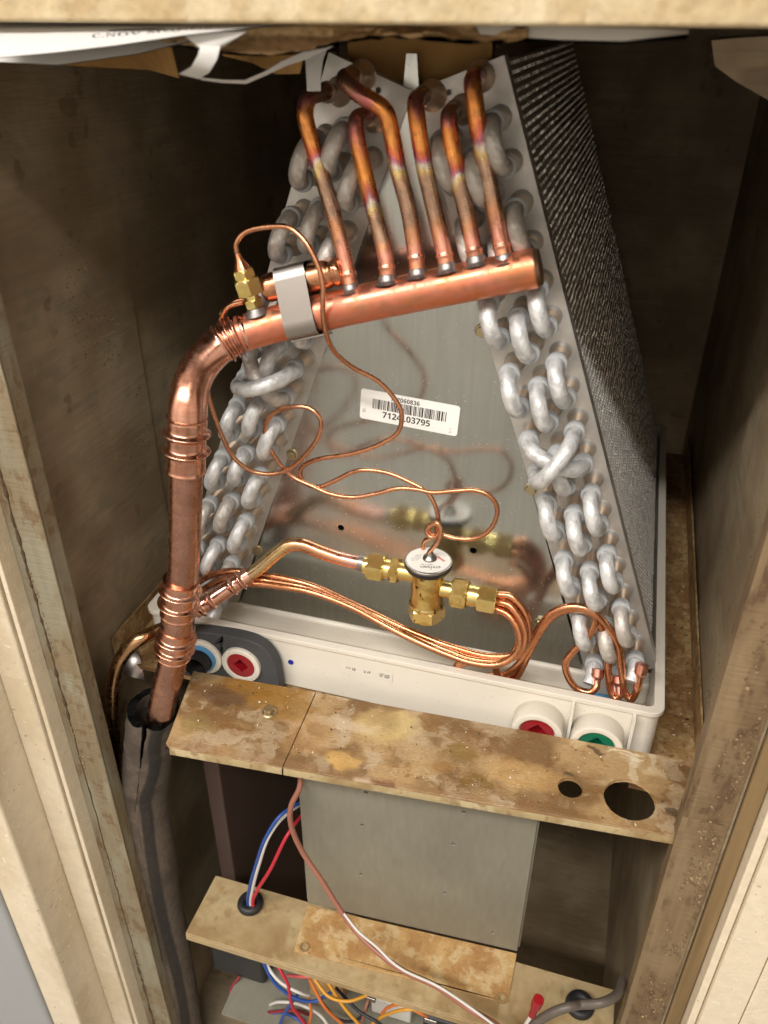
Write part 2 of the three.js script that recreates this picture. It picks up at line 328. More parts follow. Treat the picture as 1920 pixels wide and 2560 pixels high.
  for (const [k, c] of Object.entries({ blue: [0.02, 0.07, 0.3], white: [0.62, 0.6, 0.57], redw: [0.5, 0.02, 0.04], brown: [0.3, 0.12, 0.08], orange: [0.6, 0.16, 0.03], yellow: [0.62, 0.3, 0.03], blackw: [0.02, 0.02, 0.025], darkred: [0.22, 0.02, 0.03], grey: [0.11, 0.09, 0.075], pink: [0.6, 0.1, 0.1] }))
    M['wire_' + k] = std({ color: rgb(...c), roughness: 0.42 });
}

// ---------------------------------------------------------------- the hall in front of the cabinet (what the metal mirrors and what the lamp's light bounces off)
structure('floor', box(-1.3, -0.86, -0.75, 1.7, -0.8, 2.3), M.floor, 'brown floor of the hall');
structure('ceiling', box(-1.3, 1.7, -0.75, 1.7, 1.76, 2.3), M.ceiling, 'pale ceiling of the hall');
structure('wall_back', box(-1.3, -0.8, 2.24, 1.7, 1.7, 2.3), M.wall, 'beige hall wall facing the cabinet');
structure('wall_left', box(-1.36, -0.8, 0.1, -1.3, 1.7, 2.3), M.wall, 'beige side wall of the hall');
structure('wall_right', box(1.7, -0.8, 0.1, 1.76, 1.7, 2.3), M.wall, 'beige side wall of the hall beside the switch side');
structure('wall_front', mergeGeometries([box(-1.3, -0.8, 0.02, -0.16, 1.7, 0.12), box(0.62, -0.8, 0.02, 1.7, 1.7, 0.12), box(-0.16, 0.62, 0.02, 0.62, 1.7, 0.12)]), M.wall, 'beige wall around the closet opening');
{
  const t = thing('ceiling_lamp', 'long ceiling lamp with a frosted glowing face', 'lamp');
  mesh('housing', box(LAMP[0] - LW / 2 - 0.02, LAMP[1], LAMP[2] - LD / 2 - 0.02, LAMP[0] + LW / 2 + 0.02, 1.7, LAMP[2] + LD / 2 + 0.02, 0.008), M.ceiling, t);
  mesh('diffuser', box(LAMP[0] - LW / 2, LAMP[1] - 0.006, LAMP[2] - LD / 2, LAMP[0] + LW / 2, LAMP[1] - 0.001, LAMP[2] + LD / 2), std({ color: 0xffffff, emissive: 0xfffaf3, emissiveIntensity: 8, roughness: 0.6 }), t);
}

// ---------------------------------------------------------------- cabinet
const XL = -0.036, XR = 0.438, ZB = -0.6, ZF = 0.085;
{
  const t = thing('furnace_cabinet', 'open tan sheet metal furnace cabinet with stained inner walls', 'cabinet');
  mesh('side_panel', box(XL - 0.004, -0.8, ZB, XL, 0.62, ZF - 0.002), M.cabinet, t, 'stained left inner wall');
  mesh('side_panel', box(XR, -0.8, ZB, XR + 0.004, 0.62, ZF - 0.002), M.cabinet, t, 'brown right inner wall');
  mesh('back_panel', box(XL - 0.004, -0.8, ZB - 0.004, XR + 0.004, 0.62, ZB - 0.0005), M.cabinet, t);
  mesh('bottom_panel', box(XL, -0.62, ZB, XR, -0.615, ZF - 0.003), M.cabinet, t);
  mesh('top_panel', box(XL - 0.004, 0.6205, ZB, XR + 0.004, 0.626, 0.11), M.cabinet, t);
  // overlapping liner sheets
  mesh('liner_panel', box(XL + 0.0005, -0.6, -0.098, XL + 0.002, 0.6, ZF - 0.006), M.cabinet, t);
  mesh('liner_panel', box(XR - 0.002, -0.6, -0.17, XR - 0.0005, 0.6, ZF - 0.006), M.cabinet, t);
  // folded front edges
  mesh('front_flange', mergeGeometries([box(XL - 0.018, -0.8, ZF - 0.002, -0.005, 0.408, ZF, 0.0008), box(-0.0068, -0.8, ZF - 0.014, -0.0052, 0.408, ZF - 0.0022)]), M.flange, t, 'left folded edge with a brown glue line');
  mesh('front_flange', mergeGeometries([box(0.413, -0.8, ZF - 0.002, XR + 0.002, 0.408, ZF, 0.0008), box(0.4132, -0.8, ZF - 0.014, 0.4148, 0.408, ZF - 0.0022)]), M.flangeBrown, t, 'right folded edge with crumbled gasket');
  {
    const gl = []; for (let i = 0; i <= 160; i++) { const y = lerp(-0.62, 0.36, i / 160); gl.push([-0.026 + 0.002 * (fbm(y * 60, 3, 5, 3) - 0.5), y, ZF + 0.0002]); }
    mesh('glue_line', sweep(gl, { r: 0.0009, radial: 7, seg: 420, rad: (u) => 0.5 + 1.2 * smooth(0.3, 0.75, fbm(u * 160, 2, 9, 4)) * smooth(0.3, 0.5, fbm(u * 9, 7, 11, 2)) }), M.glue, t);
    mesh('inner_partition', box(0.03, -0.8, -0.3, 0.046, -0.062, 0.005, 0.002), M.shadedBrown, t, 'brown inner partition, darkened by shade put into its colour');
  }
  // ledges that carry the drain pan
  mesh('ledge_rail', mergeGeometries([box(XR - 0.05, -0.058, -0.52, XR - 0.003, -0.054, 0.02), box(XR - 0.0045, -0.0535, -0.52, XR - 0.003, -0.03, 0.012)]), M.ledge, t, 'rusty right ledge');
  mesh('ledge_rail', mergeGeometries([box(XL + 0.003, -0.058, -0.52, 0.05, -0.054, 0.012), box(XL + 0.003, -0.0535, -0.52, XL + 0.0045, -0.03, 0.012)]), M.ledge, t, 'stained left ledge');
  mesh('ledge_rail', box(0.05, -0.058, -0.06, 0.385, -0.054, 0.004), M.ledge, t);
  // top rail across the front
  mesh('top_rail', box(XL - 0.12, 0.4085, 0.072, XR + 0.12, 0.62, 0.096, 0.002), M.rail, t, 'blotchy cream cross rail');
}
// glass-fibre liner board hanging under the rail
{
  const top = [[0.1111, 0.4082, 0.076], [0.1326, 0.408, 0.076], [0.1497, 0.4081, 0.076], [0.1682, 0.4081, 0.076], [0.1863, 0.4081, 0.076], [0.2039, 0.4082, 0.076], [0.2211, 0.4082, 0.076], [0.2411, 0.408, 0.076], [0.2606, 0.4079, 0.076], [0.2801, 0.408, 0.08]], bot = [[0.1102, 0.4024, 0.076], [0.1341, 0.3995, 0.081], [0.151, 0.3976, 0.081], [0.1695, 0.397, 0.081], [0.1878, 0.3987, 0.081], [0.2055, 0.4024, 0.081], [0.2226, 0.4042, 0.081], [0.2425, 0.4036, 0.081], [0.2619, 0.4027, 0.081], [0.2806, 0.404, 0.081]];
  const c0 = new THREE.CatmullRomCurve3(top.map(V)), c1 = new THREE.CatmullRomCurve3(bot.map(V)), rows = [];
  for (let i = 0; i <= 6; i++) { const r = []; for (let j = 0; j <= 70; j++) { const p = c0.getPoint(j / 70).lerp(c1.getPoint(j / 70), i / 6); p.y += 0.0012 * (fbm(j * 0.5, i * 0.4, 5, 3) - 0.5); p.z += 0.003 * (fbm(j * 0.35, i * 0.6, 8, 3) - 0.5); r.push(p.toArray()); } rows.push(r); }
  tagged('liner_board', uvBox(sheet(rows, 0.002, true)), M.glassfibre, 'brown glass fibre liner board hanging under the cream rail', 'insulation');
}
tagged('plenum_liner', uvBox(sheet([0, 1, 2, 3].map((i) => [0, 1, 2, 3, 4, 5, 6].map((j) => [lerp(0.158, 0.242, j / 6), lerp(0.372, 0.45, i / 3), -0.072 + 0.006 * i + 0.003 * Math.sin(j * 2 + i)])), 0.004)), M.kraft, 'tan paper faced liner seen through the notch above the coil', 'insulation');

// ---------------------------------------------------------------- door frame around the closet
{
  const t = thing('door_jamb', 'cream painted door jamb with a stop strip beside the glue stained flange', 'door jamb');
  mesh('stop_strip', box(-0.064, -0.8, 0.06, -0.0402, 0.62, 0.1, 0.002), M.trim, t, 'bright cream stop strip');
  mesh('edge_strip', box(-0.0375, -0.8, 0.07, -0.0335, 0.62, 0.0985, 0.001), M.trim, t);
  mesh('jamb_board', box(-0.1, -0.8, 0.05, -0.0645, 0.62, 0.136, 0.003), M.trim, t);
}
tagged('door_trim', box(-0.34, -0.8, 0.12, -0.1005, 0.66, 0.139, 0.004), M.greyPaint, 'smooth grey painted door trim outside the cream jamb', 'trim');
{
  const t = thing('door_casing', 'cream painted door casing beside the gasket crumbs, with one long groove', 'door jamb');
  mesh('wood_strip', box(0.4425, -0.8, 0.02, 0.452, 0.62, 0.086, 0.001), M.wood, t, 'bare brown wood strip');
  mesh('edge_strip', box(0.4525, -0.8, 0.02, 0.4575, 0.62, 0.0965, 0.001), M.trim, t);
  mesh('casing_board', box(0.458, -0.8, 0.02, 0.4815, 0.62, 0.1, 0.001), M.trim, t);
  mesh('casing_board', box(0.4822, -0.8, 0.02, 0.63, 0.62, 0.0995, 0.001), M.trim, t);
}
// ---------------------------------------------------------------- drain pan
const W = 0.4, PD = 0.48;
function rrect(x0, y0, x1, y1, r) {
  const s = new THREE.Shape();
  s.moveTo(x0 + r, y0); s.lineTo(x1 - r, y0); s.absarc(x1 - r, y0 + r, r, -Math.PI / 2, 0); s.lineTo(x1, y1 - r); s.absarc(x1 - r, y1 - r, r, 0, Math.PI / 2);
  s.lineTo(x0 + r, y1); s.absarc(x0 + r, y1 - r, r, Math.PI / 2, Math.PI); s.lineTo(x0, y0 + r); s.absarc(x0 + r, y0 + r, r, Math.PI, Math.PI * 1.5);
  return s;
}
{
  const t = thing('drain_pan', 'white plastic drain pan under the coil', 'drain pan');
  const ring = rrect(0, 0, W, PD, 0.008); ring.holes.push(rrect(0.0035, 0.0035, W - 0.0035, PD - 0.0035, 0.006));
  const g = new THREE.ExtrudeGeometry(ring, { depth: 0.049, bevelEnabled: true, bevelThickness: 0.0008, bevelSize: 0.0008, bevelSegments: 2, curveSegments: 8 });
  g.rotateX(-Math.PI / 2); g.translate(0, -0.0498, 0);
  mesh('wall', uvBox(g), M.pan, t);
  const rim = rrect(-0.0022, -0.0022, W + 0.0022, PD + 0.0022, 0.009); rim.holes.push(rrect(0.0005, 0.0005, W - 0.0005, PD - 0.0005, 0.0075));
  const rg = new THREE.ExtrudeGeometry(rim, { depth: 0.003, bevelEnabled: true, bevelThickness: 0.0006, bevelSize: 0.0006, bevelSegments: 2, curveSegments: 8 });
  rg.rotateX(-Math.PI / 2); rg.translate(0, -0.0035, 0);
  mesh('rim', uvBox(rg), M.pan, t);
  mesh('floor_panel', box(0.0037, -0.0495, -PD + 0.0037, W - 0.0037, -0.0445, -0.0037), M.pan, t);
  // inner shoulder that the coil stands on
  mesh('shoulder', box(0.004, -0.0444, -PD + 0.004, W - 0.004, -0.022, -0.05, 0.004), M.pan, t);
  for (const [p, rO] of [[[0.3193, -0.0298, 0.012], 0.0185], [[0.3613, -0.0298, 0.012], 0.0185]]) {
    const b = along(lathe([[rO * 0.72, 0.0145], [rO * 0.76, 0.0152], [rO * 0.96, 0.0152], [rO, 0.0145], [rO, 0], [rO * 0.62, 0], [rO * 0.62, 0.011], [rO * 0.72, 0.0145]], 40), [p[0], p[1], 0.0009], [0, 0, 1]);
    const boss = mesh('boss', uvBox(b), M.pan, t);
    mesh('web', box(p[0] + 0.021, -0.045, 0.0009, p[0] + 0.023, -0.004, 0.008), M.pan, boss);
  }
  for (const p of [[0.0872, -0.0252, 0.016], [0.0539, -0.0251, 0.016]]) {
    const rO = 0.0165;
    mesh('boss', uvBox(along(lathe([[rO * 0.72, 0.0155], [rO * 0.76, 0.016], [rO * 0.96, 0.016], [rO, 0.015], [rO, 0], [rO * 0.62, 0], [rO * 0.62, 0.012], [rO * 0.72, 0.0155]], 40), [p[0], p[1], 0.0009], [0, 0, 1])), M.pan, t);
  }
  // ink-jet codes printed on the front wall
  const ink = canvasTex(512, 128, (c, w, h) => {
    c.fillStyle = '#e3dcd0'; c.fillRect(0, 0, w, h); c.fillStyle = '#3a3632';
    const cell = (x0, y0, nx, ny, sd) => { for (let i = 0; i < nx; i++) for (let j = 0; j < ny; j++) if (hash(i, j, sd) > 0.42) c.fillRect(x0 + i * 6, y0 + j * 7, 5, 6); };
    cell(40, 40, 8, 4, 3); cell(104, 40, 6, 6, 4); cell(222, 42, 4, 5, 5); cell(256, 40, 6, 5, 6); cell(376, 34, 8, 8, 7); cell(430, 40, 9, 7, 8);
  });
  const a = [0.1686, -0.0185, 0.001], b = [0.205, -0.019, 0.001];
  const ig = new THREE.PlaneGeometry(b[0] - a[0] + 0.004, 0.009); ig.translate((a[0] + b[0]) / 2, (a[1] + b[1]) / 2, 0.0013);
  mesh('printed_code', ig, std({ map: ink, roughness: 0.4 }), t);
  const dp = [0.1234, -0.025, 0.001]; mesh('ink_dot', along(new THREE.CylinderGeometry(0.0023, 0.0023, 0.0006, 20), [dp[0], dp[1], 0.0012], [0, 0, 1]), std({ color: rgb(0.01, 0.02, 0.3), roughness: 0.5 }), t);
}
function plug(p, r, mat, label) {
  const t = thing('drain_plug', label, 'drain plug', 'screw plugs in the drain pan');
  const sh = new THREE.Shape(); sh.absarc(0, 0, r, 0, Math.PI * 2); const h = new THREE.Path(), q = r * 0.62; [[q, 0], [0, -q], [-q, 0], [0, q]].forEach(([x, y], i) => (i ? h.lineTo(x, y) : h.moveTo(x, y))); sh.holes.push(h);
  const g = new THREE.ExtrudeGeometry(sh, { depth: 0.006, bevelEnabled: true, bevelThickness: 0.0006, bevelSize: 0.0005, bevelSegments: 2, curveSegments: 28 }); g.translate(p[0], p[1], p[2] + 0.0052);
  mesh('ring', uvBox(g), mat, t);
  mesh('square_socket', along(new THREE.CylinderGeometry(r * 0.98, r * 0.98, 0.003, 28), [p[0], p[1], p[2] + 0.003], [0, 0, 1]), mat, t);
}
plug([0.319, -0.0391, 0.003].map((v, i) => i === 2 ? 0.0015 : [0.3193, -0.0298, 0.012][i]), 0.0118, M.red, 'red screw plug beside the green plug');
plug([0.3613, -0.0298, 0.012].map((v, i) => i === 2 ? 0.0015 : v), 0.0118, M.green, 'green screw plug in the white drain pan');
plug([0.0872, -0.0252, 0.016].map((v, i) => i === 2 ? 0.0045 : v), 0.0112, M.red, 'red screw plug set in the black gasket plate');
{
  const s = new THREE.Shape();
  const pts = [[0.0375, -0.0046, 0.004], [0.0696, -0.0002, 0.004], [0.0936, 0, 0.004], [0.1073, -0.0055, 0.004], [0.1149, -0.0184, 0.004], [0.1168, -0.0346, 0.004], [0.1177, -0.0525, 0.004], [0.0915, -0.0634, 0.004], [0.0289, -0.0672, 0.004]];
  s.moveTo(pts[0][0], pts[0][1]); s.splineThru(pts.slice(1, 7).map((p) => new THREE.Vector2(p[0], p[1]))); s.lineTo(pts[7][0], -0.05); s.lineTo(pts[8][0] - 0.01, -0.05); s.lineTo(pts[8][0] - 0.01, pts[0][1]);
  for (const p of [[0.0872, -0.0252, 0.016], [0.0539, -0.0251, 0.016]]) { const h = new THREE.Path(); h.absarc(p[0], p[1], 0.0168, 0, Math.PI * 2, true); s.holes.push(h); }
  const g = new THREE.ExtrudeGeometry(s, { depth: 0.0085, bevelEnabled: true, bevelThickness: 0.001, bevelSize: 0.001, bevelSegments: 2, curveSegments: 20 }); g.translate(0, 0, 0.0045);
  tagged('gasket_plate', uvBox(g), M.gasket, 'black rubber gasket plate around the drain outlets of the white pan', 'gasket');
}
{
  const p = [0.0539, -0.0251, 0.016], t = thing('drain_pipe', 'black drain pipe stub with a pale blue collar behind the copper riser', 'pipe');
  mesh('collar', along(lathe([[0.0100, 0], [0.0116, 0], [0.0116, 0.014], [0.0100, 0.014], [0.0100, 0]], 28), [p[0], p[1], 0.006], [0, 0, 1]), M.blueTape, t);
  mesh('stub', along(lathe([[0.0098, 0], [0.0098, 0.022], [0.0075, 0.022], [0.0072, 0.004], [0, 0.004]], 28), [p[0], p[1], 0.0065], [0, 0, 1]), M.black, t);
}
tagged('blue_tape', box(...[[0.35, -0.04, -0.0417]].flatMap(([x, y, z]) => [x - 0.006, -0.0443, z - 0.006, x + 0.024, -0.036, z + 0.006]), 0.002), M.blueTape, 'scrap of blue tape lying in the white pan under the feeder tubes', 'tape');

// ---------------------------------------------------------------- evaporator coil
const ZC = -0.0527, MX = 0.2;
const TOPO = [0.0481, 0.3925], BOTO = [0.195, -0.0028], SL = Math.hypot(TOPO[0] - BOTO[0], TOPO[1] - BOTO[1]);
const E = [(TOPO[0] - BOTO[0]) / SL, (TOPO[1] - BOTO[1]) / SL], NI = [-E[1], E[0]];       // up the slab, and inwards through it
const TH = 0.051, CD = 0.42;
const at = (side, s, t, z) => [MX + side * (BOTO[0] + E[0] * s + NI[0] * t), BOTO[1] + E[1] * s + NI[1] * t, z];
const coil = thing('evaporator_coil', 'a-shaped aluminium evaporator coil with copper header tubes in front', 'coil');
{
  for (const side of [1, -1]) {
    const quad = (s0, s1, t0, t1) => poly([[s0, t0], [s1, t0], [s1, t1], [s0, t1]].map(([s, t]) => at(side, s, t, 0)));
    const cg = new THREE.ExtrudeGeometry(quad(0.001, SL - 0.001, 0.0075, TH - 0.001), { depth: CD - 0.01, bevelEnabled: false }); cg.translate(0, 0, ZC - CD + 0.002);
    const slab = mesh('coil_slab', uvBox(cg), M.fin, coil, side > 0 ? 'finned right slab' : 'finned left slab');
    const n = 84;
    for (let k = 0; k < n; k++) {
      const s0 = 0.004 + (SL - 0.008) * k / (n - 1);
      const rows = [[], [], [], []], steps = 84, m = steps * 2 - 1, ph = rr(0, 50);
      for (let q = 0; q < steps; q++) for (const e of [0, 1]) {                 // lanced fin edges: each step shows a small face to the front
        const z = ZC - 0.003 - (CD - 0.008) * (q + e * 0.97 + 0.3 * (fbm(q * 0.9 + ph, k, 13, 2) - 0.5) * (q && q < steps - 1)) / steps, w = 0.0007 * (fbm(q * 0.5 + ph, k * 0.37, 11, 2) - 0.5);
        const h = -0.0006 - 0.0013 * (0.6 + 0.8 * fbm(q * 0.3 + ph, k, 12, 2)) - (e ? 0 : 0.00075 * (0.3 + fbm(q * 0.8 + ph, k * 1.7, 14, 2)));
        rows[0].push(at(side, s0 - 0.0013 + w, 0.0078, z)); rows[1].push(at(side, s0 - 0.0011 + w, 0.0038 + h, z)); rows[2].push(at(side, s0 + 0.0007 + w, 0.0038 + h * 0.95, z)); rows[3].push(at(side, s0 + 0.0011 + w, 0.0078, z));
      }
      const g = new THREE.BufferGeometry(), pos = [];
      for (let i = 0; i < 3; i++) for (let j = 0; j < m; j++) { const a = rows[i][j], b = rows[i + 1][j], c = rows[i + 1][j + 1], d = rows[i][j + 1]; side > 0 ? pos.push(...a, ...d, ...b, ...b, ...d, ...c) : pos.push(...a, ...b, ...d, ...b, ...c, ...d); }
      g.setAttribute('position', new THREE.Float32BufferAttribute(pos, 3)); g.computeVertexNormals();
      mesh('fin', g, M.fin, slab);
    }
    // end plate with a folded outer edge
    const eps = quad(-0.004, SL, -0.0012, TH);
    for (const [hs, ht] of [[SL - 0.007, 0.032], [SL - 0.006, 0.012], [SL - 0.026, 0.046]]) { const c = at(side, hs, ht, 0), h = new THREE.Path(); h.absarc(c[0], c[1], 0.0017, 0, Math.PI * 2, true); eps.holes.push(h); }
    const pg = new THREE.ExtrudeGeometry(eps, { depth: 0.0016, bevelEnabled: true, bevelThickness: 0.0003, bevelSize: 0.0003, bevelSegments: 1 }); pg.translate(0, 0, ZC - 0.0019);
    const ep = mesh('end_plate', uvBox(pg), M.endplate, coil);
    const fg = new THREE.ExtrudeGeometry(quad(0.0, SL, -0.002, -0.0013), { depth: 0.012, bevelEnabled: false }); fg.translate(0, 0, ZC - 0.012);
    mesh('folded_edge', uvBox(fg), M.endplate, ep);
  }
  // delta plate between the slabs
  const inB = [BOTO[0] + NI[0] * (TH + 0.0008), BOTO[1] + NI[1] * (TH + 0.0008)], apexY = inB[1] + (E[1] / E[0]) * (0.0 - inB[0]);
  const zP = ZC - 0.0012;
  const s = poly([[MX - inB[0] + 0.002, -0.0215], [MX + inB[0] - 0.002, -0.0215], [MX + 0.003, apexY + 0.004], [MX + 0.0015, apexY + 0.02], [MX - 0.0045, apexY + 0.02], [MX - 0.006, apexY + 0.004]]);
  for (const [p, r] of [[[0.149, 0.0727, -0.0527], 0.0026], [[0.253, 0.072, -0.0527], 0.0026]]) { const h = new THREE.Path(); h.absarc(p[0], p[1], r, 0, Math.PI * 2, true); s.holes.push(h); }
  const dg = new THREE.ExtrudeGeometry(s, { depth: 0.0008, bevelEnabled: false, curveSegments: 16 }); dg.translate(0, 0, zP);
  const delta = mesh('front_plate', uvBox(dg), M.plate, coil, 'shiny galvanised triangular front plate');
  for (const p of [[0.2483, 0.2404, -0.05], [0.29, 0.1316, -0.05], [0.1121, 0.1311, -0.05], [0.0759, 0.0374, -0.05], [0.3079, 0.0167, -0.05]]) {
    const sc = mesh('screw', along(lathe([[0.0046, 0], [0.0046, 0.0006], [0.0034, 0.0009]], 20), [p[0], p[1], ZC - 0.0003], [0, 0, 1]), M.screw, delta);
    mesh('hex_head', along(hexNut(0.0035, 0.0032), [p[0], p[1], ZC + 0.0004], [0, 0, 1]), M.screw, sc);
  }
  // bar code label
  const lab = canvasTex(1024, 324, (c, w, h) => {
    c.fillStyle = '#f4f3f0'; c.fillRect(0, 0, w, h); c.fillStyle = '#14120f';
    c.font = 'bold 62px sans-serif'; c.textAlign = 'center'; c.fillText('102060836', 462, 76);
    let x = 128; let k = 0; while (x < 890) { const bw = [5, 5, 11, 16, 5, 9][Math.floor(hash(k, 3, 44) * 6)], gp = [5, 8, 5, 12][Math.floor(hash(k, 8, 45) * 4)]; c.fillRect(x, 88, bw, 104); x += bw + gp; k++; }
    c.font = 'bold 92px sans-serif'; c.fillText('7124L03795', 490, 276);
    c.fillStyle = '#77736c'; for (let i = 0; i < 40; i++) { c.fillRect(24 + hash(i, 1, 6) * 32, 212 + hash(i, 2, 6) * 44, 4, 4); if (i < 22) c.fillRect(930 + hash(i, 3, 6) * 44, 236 + hash(i, 4, 6) * 60, 4, 4); }
  });
  const A = [0.1671, 0.1911, -0.0515], B = [0.2374, 0.1865, -0.0515], Cc = [0.2358, 0.1639, -0.0515], D4 = [0.1653, 0.1684, -0.0515];
  const lw = Math.hypot(B[0] - A[0], B[1] - A[1]), lh = Math.hypot(D4[0] - A[0], D4[1] - A[1]);
  const ls = rrect(-lw / 2, -lh / 2, lw / 2, lh / 2, 0.002), lg = new THREE.ShapeGeometry(ls, 8);
  const lp = lg.attributes.position, lu = lg.attributes.uv; for (let i = 0; i < lp.count; i++) lu.setXY(i, lp.getX(i) / lw + 0.5, lp.getY(i) / lh + 0.5);
  lg.rotateZ(Math.atan2(B[1] - A[1], B[0] - A[0])); lg.translate((A[0] + B[0] + Cc[0] + D4[0]) / 4, (A[1] + B[1] + Cc[1] + D4[1]) / 4, zP + 0.0011);
  mesh('bar_code_label', lg, std({ map: lab, roughness: 0.55 }), delta, 'white bar code label');

  // return bends
  const PITCH = 0.0463, GAP = 0.0231, RT = 0.0051;
  const z0 = ZC, zs = ZC + 0.0175, zb = ZC + 0.0225;
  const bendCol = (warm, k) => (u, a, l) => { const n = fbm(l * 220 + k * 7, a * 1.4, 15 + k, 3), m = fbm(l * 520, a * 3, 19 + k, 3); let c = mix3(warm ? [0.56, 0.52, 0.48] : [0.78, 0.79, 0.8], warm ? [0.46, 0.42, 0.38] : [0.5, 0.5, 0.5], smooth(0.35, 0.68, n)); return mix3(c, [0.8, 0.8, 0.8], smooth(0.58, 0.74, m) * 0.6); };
  const stubG = lathe([[RT * 1.02, 0], [RT * 1.02, 0.017]], 18), lipG = lathe([[RT * 1.4, 0.0004], [RT * 1.22, 0.0014], [RT * 1.08, 0.003], [RT * 1.03, 0.0042]], 18);
  const colG = lathe([[RT * 1.02, -0.002], [RT * 1.14, -0.001], [RT * 1.2, 0], [RT * 1.2, 0.002], [RT * 1.3, 0.0026], [RT * 1.34, 0.0034], [RT * 1.32, 0.0058], [RT * 1.26, 0.0064], [RT * 1.0, 0.0066]], 18);
  let bi = 0;
  function tubeEnd(side, s, t, parent) {
    const p = at(side, s, t, z0 - 0.001);
    mesh('stub', along(stubG.clone(), p, [0, 0, 1]), M.stub, parent); mesh('hole_lip', along(lipG.clone(), at(side, s, t, z0 - 0.0005), [0, 0, 1]), M.endplate, parent);
    mesh('solder_collar', along(colG.clone(), at(side, s, t, zs), [0, 0, 1]), M.collar, parent);
  }
  function bend(side, s1, t1, s2, t2, out) {
    const a = at(side, s1, t1, 0), b = at(side, s2, t2, 0), d = Math.hypot(a[0] - b[0], a[1] - b[1]) / 2, pts = [[a[0], a[1], zb - 0.004], [a[0], a[1], zb + out * 0.4]];
    for (let i = 0; i <= 8; i++) { const th = (Math.PI * i) / 8, c = Math.cos(th); pts.push([lerp(b[0], a[0], (1 + c) / 2), lerp(b[1], a[1], (1 + c) / 2), zb + out * 0.5 + Math.sin(th) * Math.min(d, 0.0135 + out * 0.3)]); }
    pts.push([b[0], b[1], zb + out * 0.4], [b[0], b[1], zb - 0.004]);
    const m = mesh('return_bend', sweep(pts, { r: RT, radial: 16, seg: 34, col: bendCol(s1 > 0.31 || bi % 7 === 0, bi) }), M.bend, coil); bi++;  // upper bends browner: partly bare aluminium, partly rail shade put into the colour
    tubeEnd(side, s1, t1, m); tubeEnd(side, s2, t2, m);
  }
  for (const side of [1, -1]) {
    const T = side > 0 ? [0.0085, 0.0228, 0.0378] : [0.0105, 0.0260, 0.0410];
    for (let row = 0; row < 3; row++) for (let k = 0; k < 8; k++) {
      const base = (row === 1) === (side > 0) ? 0.0558 : 0.0688, s1 = base + PITCH * k, cross = side > 0 ? 3 : 4;
      if (k === cross && row !== 1) continue;
      bend(side, s1 + rr(-0.0006, 0.0006), T[row], s1 - GAP, T[row], 0.002 + rr(0, 0.0015));
    }
    const sT = (side > 0 ? 0.0688 : 0.0558) + PITCH * (side > 0 ? 3 : 4);
    if (side > 0) { bend(1, sT, T[2], sT - GAP, T[0], 0.004); bend(1, sT, T[0], sT - GAP, T[2], 0.016); }
    else { bend(-1, sT, T[0], sT - GAP, T[2], 0.004); bend(-1, sT, T[2], sT - GAP, T[0], 0.016); }
    // inlets at the foot that the distributor tubes feed
    for (const [s, t] of side > 0 ? [[0.0225, T[0]], [0.0095, T[1]], [0.0225, T[2]]] : [[0.0095, T[0]], [0.0225, T[1]], [0.0095, T[2]]]) {
      const p = at(side, s, t, zb - 0.003), q = [p[0] - 0.001, p[1] - 0.008, p[2] + 0.016];
      const m = mesh('inlet_tube', sweep([p, [p[0], p[1] - 0.001, p[2] + 0.006], [p[0], p[1] - 0.004, p[2] + 0.011], q], { r: RT, col: bendCol(false, bi++) }), M.bend, coil);
      tubeEnd(side, s, t, m);
    }
  }
}

// ---------------------------------------------------------------- copper header and the six tubes that feed it
const CU = { fresh: [0.90, 0.52, 0.38], pink: [0.84, 0.46, 0.38], orange: [0.80, 0.36, 0.20], red: [0.66, 0.22, 0.15], brown: [0.42, 0.24, 0.15], dark: [0.26, 0.15, 0.09], gold: [0.72, 0.52, 0.26], silver: [0.70, 0.62, 0.50], plum: [0.50, 0.18, 0.22] };
function ramp(stops, u) { let i = 0; while (i + 2 < stops.length && u > stops[i + 1][0]) i++; const [a, ca] = stops[i], [b, cb] = stops[i + 1]; return mix3(ca, cb, smooth(0, 1, clamp((u - a) / (b - a)))); }
const cuNoise = (c0, c1, c2, sd, f = 60) => (u, a, l) => { const n = fbm(l * f, a * 1.2 + 3, sd, 4), m = fbm(l * f * 3, a * 3 + 9, sd + 5, 3); return mix3(mix3(c0, c1, smooth(0.4, 0.62, n)), c2, smooth(0.6, 0.75, m) * 0.6); };
const HDR = [[0.1081, 0.2431, 0.006], [0.1248, 0.2481, 0], [0.1778, 0.2636, -0.008], [0.2193, 0.2748, -0.012], [0.2848, 0.293, -0.015]];
const HR = 0.0112;
const hdrDir = V(HDR[4]).sub(V(HDR[0])).normalize();
